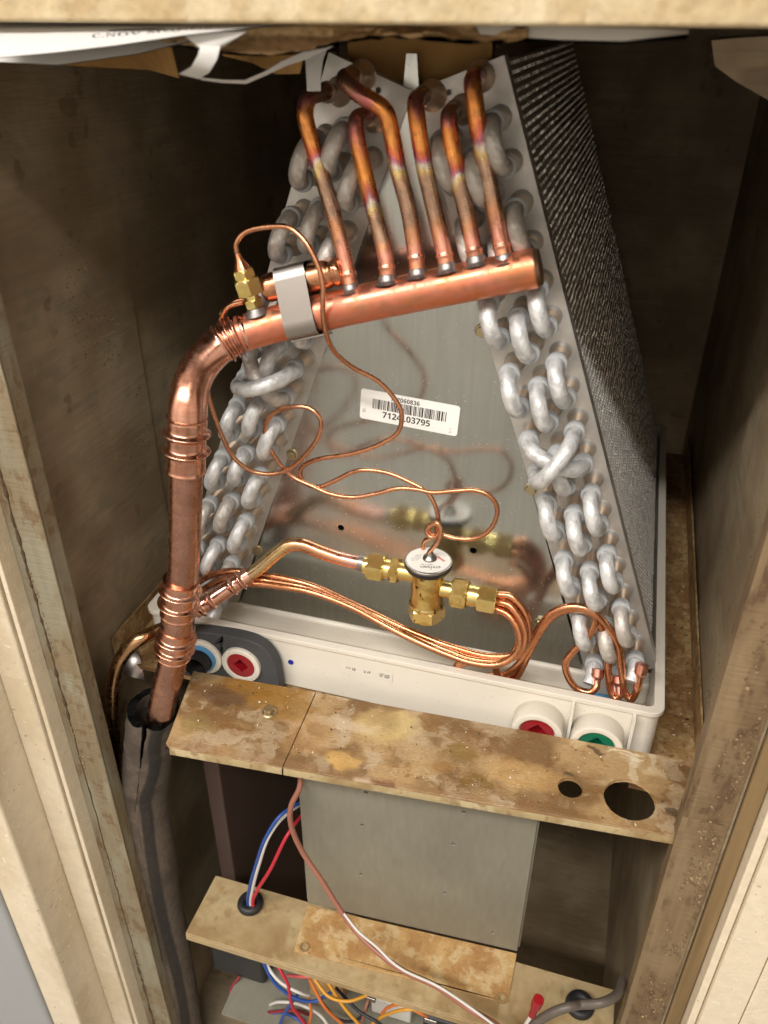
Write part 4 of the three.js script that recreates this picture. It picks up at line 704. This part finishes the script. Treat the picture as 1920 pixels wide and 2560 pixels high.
{
  const y = -0.025;
  const left = [[0.0549, -0.025, 0.0327], [0.1536, -0.025, 0.0266], [0.1573, -0.025, 0.0997], [0.0752, -0.025, 0.106], [0.0712, -0.025, 0.1034], [0.07, -0.025, 0.0968]];
  const right = [[0.1549, -0.025, 0.0271], [0.2787, -0.025, 0.021], [0.4306, -0.025, 0.014], [0.4266, -0.025, 0.0374], [0.4174, -0.025, 0.0792], [0.2919, -0.025, 0.0894], [0.1584, -0.025, 0.0997]];
  const bl = board('shelf_board', left, [], 'short stained metal shelf board with one screw, beside the foam sleeve', M.shelf);
  const br = board('shelf_board', right, [[[0.3472, -0.025, 0.061], 0.0082], [[0.3852, -0.025, 0.0593], 0.0165]], 'long stained metal shelf board with two round holes', M.shelf);
  const lipOf = (p, q) => { const d = V(q).sub(V(p)); return uvShelf(sheet([0, 1, 2].map((k) => [0, 0.25, 0.5, 0.75, 1].map((u) => [p[0] + d.x * u, y - 0.0012 - 0.0028 * k, p[2] + d.z * u + (k === 0 ? -0.0004 : 0.0006)])), 0.0014)); };
  mesh('front_lip', uvBox(lipOf(left[3], left[2])), M.lip, bl); mesh('front_lip', uvBox(lipOf(right[6], right[4])), M.lip, br);
  const sp = [0.1288, -0.025, 0.056]; const sc = mesh('screw', lathe([[0.0056, 0], [0.0056, 0.0006], [0.004, 0.0012]], 24).translate(sp[0], y, sp[2]), M.screw, bl); mesh('hex_head', hexNut(0.0042, 0.0036).translate(sp[0], y + 0.0008, sp[2]), M.screw, sc);
}
// ---------------------------------------------------------------- foam pipe sleeves
{
  const sleeve = (pts, r, th, name, label, slit, ripple) => {
    const c = new THREE.CatmullRomCurve3(pts.map(V)), n = 60, m = 40, fr = c.computeFrenetFrames(n), rows = [];
    for (let i = 0; i <= n; i++) {
      const u = i / n, p = c.getPointAt(u), row = [];
      for (let j = 0; j <= m; j++) {
        const gap = slit * (1 - smooth(0.0, 0.5, u)), a = lerp(gap, Math.PI * 2 - gap, j / m) + 1.35;
        const q = r * (1 + ripple * (fbm(u * 14, Math.cos(a) * 2 + 5, 7, 3) - 0.5) + 0.05 * Math.sin(a * 2));
        const d = new THREE.Vector3().addScaledVector(new THREE.Vector3(1, 0, 0), Math.cos(a)).addScaledVector(new THREE.Vector3(0, 0, 1), Math.sin(a));
        row.push(p.clone().addScaledVector(d, q).addScaledVector(new THREE.Vector3(0, 1, 0), i < 3 ? 0.009 * (fbm(a * 2.2, 1, 9, 4) - 0.5) : 0).toArray());
      }
      rows.push(row);
    }
    return tagged(name, sheet(rows, th, true), M.foam, label, 'pipe insulation', 'foam sleeves on the suction pipe');
  };
  sleeve([[0.0309, -0.048, 0.058], [0.0211, -0.0829, 0.056], [0.009, -0.1266, 0.054], [-0.001, -0.1638, 0.053]], 0.0178, 0.006, 'foam_sleeve', 'short split foam sleeve at the foot of the copper riser', 0.09, 0.13);
  sleeve([[0.0014, -0.1543, 0.053], [-0.0015, -0.2026, 0.054], [-0.0077, -0.3178, 0.054], [-0.0114, -0.468, 0.054], [-0.0181, -0.6068, 0.054], [-0.0266, -0.7941, 0.054]], 0.0185, 0.004, 'foam_sleeve', 'long dark stained foam sleeve running down behind the flange', 0.0, 0.1);
}
{
  const t = thing('foil_bracket', 'torn foil covered bracket on the left ledge beside the gasket', 'bracket');
  const g = sheet([[[-0.0483, -0.0476, 0], [-0.0329, -0.043, 0.002], [-0.0196, -0.0475, 0]], [[-0.0394, -0.0513, 0.01], [-0.0225, -0.0479, 0.014], [-0.0109, -0.0518, 0.008]], [[-0.0316, -0.0584, 0.016], [-0.0174, -0.0609, 0.02], [-0.0063, -0.0678, 0.014]]], 0.001);
  mesh('foil_sheet', uvBox(g), M.steel, t);
}
// ---------------------------------------------------------------- lower compartment
{
  const y0 = -0.27;
  const t = thing('blower_cover', 'plain grey metal cover panel below the shelf with tiny screw holes', 'panel');
  const a = [0.143, -0.27, 0.0449], b = [0.3294, -0.27, 0.0346], d = V(b).sub(V(a)), ang = Math.atan2(-d.z, d.x), w = Math.hypot(d.x, d.z);
  t.position.set(a[0], y0, a[2]); t.rotation.y = ang;
  const ps0 = poly([[0, 0.0015], [w, 0.0015], [w, 0.2], [0, 0.2]]);
  for (const [x, y] of [[0.055, 0.165], [0.132, 0.165], [0.052, 0.125], [0.126, 0.125], [0.05, 0.06], [0.122, 0.06], [0.165, 0.02]]) { const h = new THREE.Path(); h.absarc(x, y, 0.0018, 0, Math.PI * 2, true); ps0.holes.push(h); }
  const pg0 = new THREE.ExtrudeGeometry(ps0, { depth: 0.003, bevelEnabled: true, bevelThickness: 0.0005, bevelSize: 0.0003, bevelSegments: 1, curveSegments: 10 }); pg0.translate(0, 0, -0.0035);
  mesh('sheet', uvBox(pg0), M.panel, t);
  mesh('added_back_sheet', box(-0.002, 0.0015, -0.0325, w + 0.002, 0.198, -0.0305), M.panel, t); mesh('top_return', box(-0.0004, 0.1982, -0.0302, w + 0.0004, 0.1995, -0.0042), M.panel, t);  // unseen sheet behind the cover, added to keep its screw holes dark
  mesh('side_return', box(w + 0.0005, 0.0015, -0.03, w + 0.002, 0.2, -0.004), M.panel, t); mesh('side_return', box(-0.002, 0.0015, -0.03, -0.0005, 0.2, -0.004), M.panel, t);
  const cs = thing('control_shelf', 'tan metal shelf over the wiring compartment', 'shelf');
  mesh('shelf_sheet', box(0.05, y0 - 0.0035, 0.042, 0.412, y0 - 0.0015, 0.1, 0.0006), M.control, cs);
  mesh('front_lip', box(0.05, y0 - 0.011, 0.0985, 0.412, y0 - 0.0037, 0.1005, 0.0006), M.control, cs);
  const tp = thing('stained_plate', 'stained tan cover plate with two screw holes lying on the shelf', 'plate');
  const pp = [[0.1435, -0.269, 0.0462], [0.3295, -0.269, 0.0359], [0.3287, -0.269, 0.0776], [0.147, -0.269, 0.0882]];
  const ps = poly(pp.map((p) => [p[0], -p[2]]));
  for (const h of [[0.1543, -0.269, 0.0827], [0.3236, -0.269, 0.0762]]) { const k = new THREE.Path(); k.absarc(h[0], -h[2], 0.0028, 0, Math.PI * 2, true); ps.holes.push(k); }
  const pg = new THREE.ExtrudeGeometry(ps, { depth: 0.001, bevelEnabled: true, bevelThickness: 0.0002, bevelSize: 0.0002, bevelSegments: 1 }); pg.rotateX(-Math.PI / 2); pg.translate(0, -0.2712, 0);
  mesh('plate_sheet', uvBox(pg), M.stained, tp);
  for (const h of [[0.1543, -0.269, 0.0827], [0.3236, -0.269, 0.0762]]) mesh('hole_rim', lathe([[0.0028, 0], [0.0046, 0.0003], [0.0042, 0.0008], [0.003, 0.0006]], 20).translate(h[0], -0.27, h[2]), M.stained, tp);
  // wiring compartment
  const wb = thing('wiring_tray', 'pale metal tray behind the tangled wires', 'tray');
  mesh('tray_sheet', box(0.06, -0.43, 0.0, 0.4, -0.426, 0.085), M.panel, wb); mesh('tray_back', box(0.06, -0.4255, 0.0, 0.4, -0.37, 0.004), M.panel, wb);
  const tr = thing('transformer', 'small black and yellow transformer in the wiring tray', 'transformer');
  const tp0 = [0.0621, -0.446, 0.04];
  mesh('coil_block', box(tp0[0] - 0.03, -0.4255, 0.0, tp0[0] + 0.03, -0.36, 0.05, 0.006), M.black, tr); mesh('core', box(tp0[0] - 0.016, -0.359, 0.008, tp0[0] + 0.034, -0.345, 0.044, 0.002), M.stained, tr);
  const tb = thing('terminal_block', 'black terminal block with a yellow tag in the wiring tray', 'terminal block');
  const t0 = [0.284, -0.3374, 0.07];
  mesh('block', box(t0[0] - 0.025, t0[1] - 0.03, 0.05, t0[0] + 0.055, t0[1], 0.075, 0.003), M.black, tb); mesh('tag', box(t0[0] + 0.012, t0[1] + 0.0005, 0.055, t0[0] + 0.04, t0[1] + 0.004, 0.074, 0.001), M.wire_yellow, tb);
  for (const [p, l] of [[[0.2626, -0.3286, 0.072], 'bright spade terminal on the arched amber wire'], [[0.266, -0.3419, 0.072], 'bright spade terminal on the arched orange wire'], [[0.2059, -0.361, 0.06], 'bright spade terminal where the curving amber wire meets the black loop']]) tagged('spade_terminal', box(p[0] - 0.006, p[1] - 0.003, p[2] - 0.004, p[0] + 0.006, p[1] + 0.003, p[2] + 0.004, 0.001), M.steel, l, 'terminal', 'spade terminals');
}
function wire(pts, col, label, r = 0.0015) { return tagged('wire', sweep(pts, { r, radial: 10 }), M['wire_' + col], label, 'wire'); }
wire([[0.1461, -0.1561, 0.02], [0.1404, -0.1436, 0.036], [0.1298, -0.1401, 0.056], [0.1201, -0.1581, 0.066], [0.1095, -0.1941, 0.068], [0.098, -0.2384, 0.066], [0.0935, -0.2649, 0.064], [0.1003, -0.3064, 0.07], [0.1111, -0.3202, 0.08], [0.1236, -0.3403, 0.085], [0.1438, -0.3541, 0.085], [0.1585, -0.3594, 0.08], [0.1721, -0.3545, 0.07]], 'blue', 'blue wire arching from behind the cover panel into the grommet');
wire([[0.1451, -0.1619, 0.018], [0.1393, -0.1484, 0.034], [0.1291, -0.1473, 0.054], [0.1225, -0.1573, 0.064], [0.1118, -0.1944, 0.0675], [0.1008, -0.2384, 0.0655], [0.096, -0.2645, 0.0635], [0.1039, -0.311, 0.07], [0.1154, -0.3257, 0.08], [0.1287, -0.3343, 0.085], [0.1472, -0.3422, 0.085], [0.1533, -0.352, 0.08]], 'white', 'white wire beside the blue wire in the grommet');
wire([[0.1458, -0.1634, 0.02], [0.1394, -0.1611, 0.036], [0.1346, -0.1623, 0.056], [0.1219, -0.1968, 0.067], [0.1047, -0.2388, 0.066], [0.0987, -0.2626, 0.064], [0.1116, -0.3136, 0.07], [0.1253, -0.3187, 0.08], [0.1363, -0.3317, 0.086], [0.1387, -0.3675, 0.086], [0.1487, -0.3974, 0.084], [0.1566, -0.4377, 0.08]], 'redw', 'red wire running from the cover panel into the grommet');
wire([[0.1453, -0.098, 0.045], [0.1467, -0.1053, 0.052], [0.1411, -0.1214, 0.058], [0.1406, -0.1429, 0.06], [0.15, -0.1686, 0.063], [0.1684, -0.1889, 0.07], [0.19, -0.2104, 0.08], [0.2114, -0.221, 0.09], [0.2446, -0.2279, 0.1], [0.2753, -0.2218, 0.108], [0.3009, -0.2309, 0.112], [0.3223, -0.2332, 0.116], [0.3424, -0.2464, 0.118]], 'brown', 'brown thermostat cable hanging across the grey panel', 0.0023);
wire([[0.192, -0.2031, 0.0835], [0.2067, -0.2103, 0.0905], [0.2227, -0.2134, 0.096], [0.2372, -0.2171, 0.102], [0.248, -0.2195, 0.1045], [0.2768, -0.2142, 0.1115], [0.2995, -0.22, 0.1155], [0.3207, -0.2274, 0.1195], [0.3393, -0.2418, 0.12]], 'white', 'white wire lying along the brown thermostat cable', 0.001);
wire([[0.153, -0.3344, 0.075], [0.1686, -0.3582, 0.082], [0.1812, -0.3798, 0.08], [0.198, -0.3977, 0.08]], 'orange', 'short orange wire under the tan shelf');
wire([[0.1564, -0.3379, 0.072], [0.173, -0.3432, 0.08], [0.1913, -0.341, 0.08], [0.2062, -0.3412, 0.07]], 'yellow', 'amber wire curving to a spade terminal');
wire([[0.1673, -0.3377, 0.07], [0.1857, -0.356, 0.078], [0.1999, -0.3731, 0.08], [0.2136, -0.3955, 0.08]], 'yellow', 'straight amber wire slanting down under the shelf');
wire([[0.2201, -0.3653, 0.07], [0.2252, -0.3491, 0.072], [0.2394, -0.3276, 0.076], [0.2569, -0.3315, 0.076], [0.2649, -0.3426, 0.072]], 'orange', 'arched orange wire ending at the terminals');
wire([[0.2105, -0.3885, 0.07], [0.2233, -0.3605, 0.073], [0.2443, -0.3289, 0.078], [0.2625, -0.3281, 0.073]], 'yellow', 'arched amber wire ending at the terminals');
wire([[0.1285, -0.3502, 0.07], [0.1471, -0.3353, 0.074], [0.1651, -0.3329, 0.07], [0.1805, -0.349, 0.06]], 'pink', 'pale red wire lying close under the shelf edge');
wire([[0.0639, -0.4199, 0.05], [0.058, -0.4298, 0.06], [0.0626, -0.4395, 0.068], [0.0841, -0.4395, 0.07], [0.1322, -0.4098, 0.07], [0.1452, -0.4311, 0.06]], 'darkred', 'dark red wire looping round the transformer');
wire([[0.155, -0.3962, 0.06], [0.1747, -0.3985, 0.07], [0.1895, -0.3926, 0.072], [0.2012, -0.379, 0.07], [0.2051, -0.3719, 0.06]], 'blackw', 'black wire hanging in a short loop');
wire([[0.1425, -0.3566, 0.08], [0.1307, -0.3868, 0.08], [0.1202, -0.4219, 0.08], [0.1135, -0.4563, 0.08]], 'blue', 'second blue wire dropping from the tangle');
wire([[0.15, -0.3643, 0.075], [0.1534, -0.3848, 0.078], [0.1476, -0.4206, 0.08], [0.1438, -0.4455, 0.08]], 'orange', 'orange wire hanging down beside the red wire');
wire([[0.1721, -0.3657, 0.06], [0.1868, -0.3601, 0.07], [0.2003, -0.3656, 0.074], [0.2201, -0.3712, 0.076], [0.2354, -0.3904, 0.076]], 'blackw', 'black wire slanting from the shelf edge behind the amber wires');
wire([[0.0926, -0.446, 0.06], [0.1162, -0.4066, 0.068], [0.1392, -0.395, 0.07], [0.1594, -0.3985, 0.072], [0.1715, -0.4182, 0.074]], 'white', 'short white wire crossing below the red wire');
wire([[0.1985, -0.4064, 0.07], [0.2026, -0.3785, 0.072], [0.2046, -0.3641, 0.068], [0.205, -0.3613, 0.062]], 'brown', 'short brown wire rising to the spade terminal');
wire([[0.0845, -0.4701, 0.066], [0.1032, -0.4331, 0.07], [0.1197, -0.4169, 0.072], [0.1368, -0.4149, 0.074], [0.1486, -0.4281, 0.074]], 'blue', 'dark blue wire bowed across the bottom of the tray');
tagged('relay', box(...[[0.1542, -0.4676, 0.03]].flatMap(([x, y, z]) => [x - 0.018, -0.4255, z - 0.014, x + 0.018, -0.385, z + 0.014]), 0.003), M.stained, 'small tan relay box standing in the wiring tray', 'relay');
tagged('connector', box(...[[0.2208, -0.4375, 0.03]].flatMap(([x, y, z]) => [x - 0.02, -0.4255, z - 0.01, x + 0.02, -0.4, z + 0.012]), 0.002), M.wire_white, 'white plastic connector in the wiring tray', 'connector');
wire([[0.4092, -0.2089, 0.07], [0.4051, -0.2015, 0.086], [0.394, -0.1969, 0.098], [0.3797, -0.2039, 0.1], [0.3728, -0.1988, 0.106], [0.3627, -0.2041, 0.11], [0.3519, -0.2209, 0.112], [0.3421, -0.2528, 0.112]], 'grey', 'thick grey cable passing through the round grommet', 0.0034);
{
  const t = thing('crimp_terminal', 'red insulated crimp terminal on a white wire', 'terminal');
  mesh('sleeve', sweep([[0.3474, -0.214, 0.112], [0.3484, -0.2035, 0.112], [0.35, -0.1907, 0.112]], { r: 0.0036, radial: 14, seg: 20, rad: (u) => 0.75 + 0.35 * smooth(0.3, 0.7, u) }), M.red, t);
  mesh('lead', sweep([[0.3474, -0.214, 0.112], [0.345, -0.2255, 0.112], [0.3416, -0.2472, 0.112]], { r: 0.0015, radial: 10 }), M.wire_white, t);
}
for (const [p, d, label] of [[[0.0938, -0.268, 0.0603], [0, 1, 0], 'black rubber grommet holding the red, white and blue wires'], [[0.3848, -0.268, 0.0642], [0, 1, 0], 'black rubber grommet around the thick grey cable']])
  tagged('grommet', along(new THREE.TorusGeometry(0.0075, 0.0042, 12, 28).rotateX(Math.PI / 2), p, d), M.black, label, 'grommet');
// ---------------------------------------------------------------- papers and scraps under the top rail
{
  const txt = canvasTex(1024, 256, (c, w, h) => {
    c.fillStyle = '#cfcdcb'; c.fillRect(0, 0, w, h);
    c.save(); c.translate(325, 172); c.fillStyle = '#3c3a38'; c.font = 'bold 50px serif'; c.fillText('C.NOV MONNY', 0, 0); c.fillRect(60, -62, 170, 14);
    c.restore(); c.strokeStyle = '#8c8a86'; c.lineWidth = 5; c.beginPath(); c.moveTo(548, 132); c.lineTo(590, 186); c.lineTo(632, 132); c.stroke();
  });
  const rows = [[[0.0273, 0.4092, 0.07], [0.0632, 0.4091, 0.07], [0.0933, 0.409, 0.07], [0.1281, 0.4089, 0.07], [0.1619, 0.4088, 0.07], [0.1876, 0.4086, 0.07]], [[0.0407, 0.4054, 0.088], [0.0753, 0.406, 0.088], [0.1043, 0.4068, 0.088], [0.1377, 0.4078, 0.088], [0.17, 0.4084, 0.088], [0.1945, 0.4088, 0.088]], [[0.0456, 0.4001, 0.096], [0.08, 0.4017, 0.096], [0.1074, 0.4034, 0.094], [0.1396, 0.406, 0.092], [0.1708, 0.4079, 0.09], [0.1945, 0.4087, 0.088]], [[0.0472, 0.3947, 0.1], [0.0818, 0.3975, 0.1], [0.1093, 0.4003, 0.098], [0.1415, 0.4043, 0.096], [0.1722, 0.4073, 0.093], [0.1952, 0.4086, 0.09]]];
  tagged('paper_sheet', sheet(rows, 0.0004, true), std({ map: txt, roughness: 0.85 }), 'white printed paper sheet tucked under the cream rail', 'paper');
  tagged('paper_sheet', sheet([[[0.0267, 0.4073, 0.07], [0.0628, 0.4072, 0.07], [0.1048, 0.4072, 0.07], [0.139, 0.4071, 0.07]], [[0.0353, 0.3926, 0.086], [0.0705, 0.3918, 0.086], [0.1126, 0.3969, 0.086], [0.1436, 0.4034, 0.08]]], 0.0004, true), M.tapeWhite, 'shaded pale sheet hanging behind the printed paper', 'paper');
  tagged('kraft_scrap', sheet([[[0.011, 0.3961, 0.03], [0.0448, 0.3965, 0.03], [0.075, 0.3969, 0.03], [0.0976, 0.3975, 0.03]], [[0.0091, 0.3891, 0.03], [0.0457, 0.3884, 0.034], [0.0862, 0.3874, 0.034], [0.0997, 0.3839, 0.03]]], 0.0005, true), M.kraft, 'torn brown kraft paper hanging beneath the white papers', 'paper');
  tagged('kraft_scrap', sheet([[[0.1166, 0.3974, 0.02], [0.1341, 0.3973, 0.02], [0.1511, 0.3958, 0.02], [0.1636, 0.3943, 0.02]], [[0.1206, 0.3937, 0.02], [0.1375, 0.391, 0.024], [0.15, 0.3863, 0.024], [0.1611, 0.3867, 0.02]]], 0.0005, true), M.kraft, 'small brown kraft scrap hanging near the tape strips', 'paper');
  const t = thing('tape_strip', 'curled white tape strip with a wide end hanging under the rail', 'tape');
  mesh('wide_end', sheet([[[0.1379, 0.4048, 0.092], [0.1463, 0.4052, 0.092], [0.1573, 0.4055, 0.092], [0.1677, 0.4059, 0.092]], [[0.1453, 0.4, 0.092], [0.1479, 0.4003, 0.092], [0.153, 0.4001, 0.092], [0.155, 0.4003, 0.09]]], 0.0005, true), M.tapeWhite, t);
  mesh('tail', sheet([[[0.1461, 0.4005, 0.092], [0.1505, 0.4003, 0.092], [0.1552, 0.4004, 0.092]], [[0.1452, 0.3968, 0.094], [0.1495, 0.3963, 0.094], [0.1541, 0.3958, 0.094]], [[0.1395, 0.3927, 0.09], [0.1439, 0.3916, 0.09], [0.1479, 0.3908, 0.09]], [[0.1286, 0.3894, 0.082], [0.1339, 0.3885, 0.082], [0.1385, 0.3877, 0.082]]], 0.0005, true), M.tapeWhite, t);
  tagged('tape_strip', sheet([[[0.1343, 0.3878, 0.074], [0.1444, 0.3868, 0.07], [0.1527, 0.3866, 0.066], [0.1597, 0.3897, 0.06], [0.1662, 0.3937, 0.054], [0.1748, 0.3974, 0.048], [0.1841, 0.4031, 0.044]], [[0.1343, 0.3866, 0.072], [0.1433, 0.3854, 0.068], [0.1524, 0.385, 0.064], [0.1603, 0.3884, 0.058], [0.1674, 0.3917, 0.052], [0.1758, 0.3945, 0.046], [0.1901, 0.4006, 0.042]]], 0.0005, true), M.tapeWhite, 'long thin twisted tape strip running from the wide strip to the coil', 'tape');
  const t2 = thing('tape_strip', 'flat grey tape tab hanging straight down beside the coil corner', 'tape');
  mesh('tab', sheet([[[0.1556, 0.3939, 0.004], [0.163, 0.4, 0.004], [0.1718, 0.4008, 0.004]], [[0.1581, 0.3915, 0.004], [0.1626, 0.3912, 0.004], [0.1676, 0.392, 0.004]], [[0.1582, 0.3847, 0.004], [0.1623, 0.3847, 0.004], [0.1662, 0.3848, 0.004]], [[0.1583, 0.3777, 0.004], [0.162, 0.3778, 0.004], [0.1658, 0.3779, 0.004]]], 0.0005, true), M.tapeWhite, t2);
  tagged('liner_strip', sheet([[[0.2594, 0.4081, 0.078], [0.2921, 0.4078, 0.078], [0.329, 0.4073, 0.078], [0.3391, 0.4068, 0.078]], [[0.2616, 0.4049, 0.08], [0.2928, 0.4036, 0.08], [0.3167, 0.4033, 0.08], [0.3392, 0.4056, 0.08]]], 0.002, true), M.tapeWhite, 'pale grey liner strip hanging below the cream rail above the fins', 'insulation');
  tagged('liner_flap', uvBox(sheet([[[0.3551, 0.4023, -0.04], [0.3652, 0.4033, -0.03], [0.3781, 0.4043, -0.02], [0.3898, 0.4047, -0.02]], [[0.3592, 0.3915, -0.04], [0.3691, 0.3853, -0.03], [0.3843, 0.3779, -0.02], [0.3978, 0.3732, -0.02]]], 0.006, true)), M.cabinet, 'brown sagging flap in the corner above the right wall', 'insulation');
}
// ---------------------------------------------------------------- crumbs of old gasket and dust
{
  const g = new THREE.IcosahedronGeometry(1, 0), list = [], add = (p, s) => list.push([p, s]);
  for (let i = 0; i < 3200; i++) { const y = rr(-0.5, 0.36), x = 0.4372 - 0.014 * Math.pow(rnd(), 1.7), c = fbm(y * 45, x * 160, 3, 3); if (rnd() > smooth(0.42, 0.62, c)) continue; add([x, y, ZF + 0.0003], rr(0.0002, 0.001)); }
  for (let i = 0; i < 700; i++) { const y = rr(-0.1, 0.3), z = rr(-0.05, 0.07); if (fbm(y * 25, z * 25, 8, 3) < 0.52) continue; add([XR - 0.0022, y, z], rr(0.0003, 0.0011)); }
  for (let i = 0; i < 500; i++) { const y = rr(0.1, 0.28), z = rr(-0.09, -0.02); if (fbm(y * 30, z * 30, 18, 3) < 0.5) continue; add([XL + 0.0022, y, z], rr(0.0003, 0.0008)); }
  for (let i = 0; i < 500; i++) { const y = rr(-0.55, 0.3); if (fbm(y * 40, 2, 23, 3) < 0.45) continue; add([-0.025 + rr(-0.0022, 0.0022), y, ZF + 0.0002], rr(0.0003, 0.0009)); }
  const im = new THREE.InstancedMesh(g, std({ color: rgb(0.34, 0.26, 0.17), roughness: 0.9 }), list.length), d = new THREE.Object3D();
  list.forEach(([p, s], i) => { d.position.set(...p); d.rotation.set(rr(0, 6), rr(0, 6), rr(0, 6)); d.scale.set(s * rr(0.6, 1.4), s * rr(0.6, 1.4), s * rr(0.6, 1.2)); d.updateMatrix(); im.setMatrixAt(i, d.matrix); im.setColorAt(i, rgb(...mix3([0.4, 0.34, 0.26], [1.2, 1.1, 0.95], rnd() * rnd()))); });
  im.name = 'gasket_crumbs'; im.castShadow = im.receiveShadow = true; im.userData = { kind: 'stuff', label: 'crumbs of old gasket stuck to the cabinet edges', category: 'crumbs' }; scene.add(im);
  const list2 = []; for (let i = 0; i < 160; i++) { const u = rnd(), v = rnd(); const p = [lerp(0.07, 0.425, u), -0.0238, lerp(0.038, 0.1, v) - 0.022 * u]; if ([[[0.3472, -0.025, 0.061], 0.01], [[0.3852, -0.025, 0.0593], 0.018]].every(([h, q]) => Math.hypot(p[0] - h[0], p[2] - h[2]) > q)) list2.push([p, rr(0.0002, 0.0007)]); }
  for (let i = 0; i < 60; i++) list2.push([[rr(0.405, 0.432), -0.0535, rr(-0.3, 0.0)], rr(0.0004, 0.0011)]);
  for (let i = 0; i < 40; i++) list2.push([[rr(0.36, 0.392), -0.044, rr(-0.045, -0.006)], rr(0.0002, 0.0005)]);
  const im2 = new THREE.InstancedMesh(g, std({ color: rgb(0.62, 0.54, 0.42), roughness: 0.8 }), list2.length);
  list2.forEach(([p, s], i) => { d.position.set(...p); d.rotation.set(rr(0, 6), rr(0, 6), rr(0, 6)); d.scale.set(s * rr(0.6, 1.8), s * 0.5, s * rr(0.6, 1.8)); d.updateMatrix(); im2.setMatrixAt(i, d.matrix); im2.setColorAt(i, rnd() < 0.4 ? rgb(0.12, 0.09, 0.06) : rgb(1.1, 1.1, 1.1)); });
  im2.name = 'metal_chips'; im2.castShadow = im2.receiveShadow = true; im2.userData = { kind: 'stuff', label: 'metal chips and flakes scattered on the shelf boards', category: 'chips' }; scene.add(im2);
}
renderer.render(scene, camera);
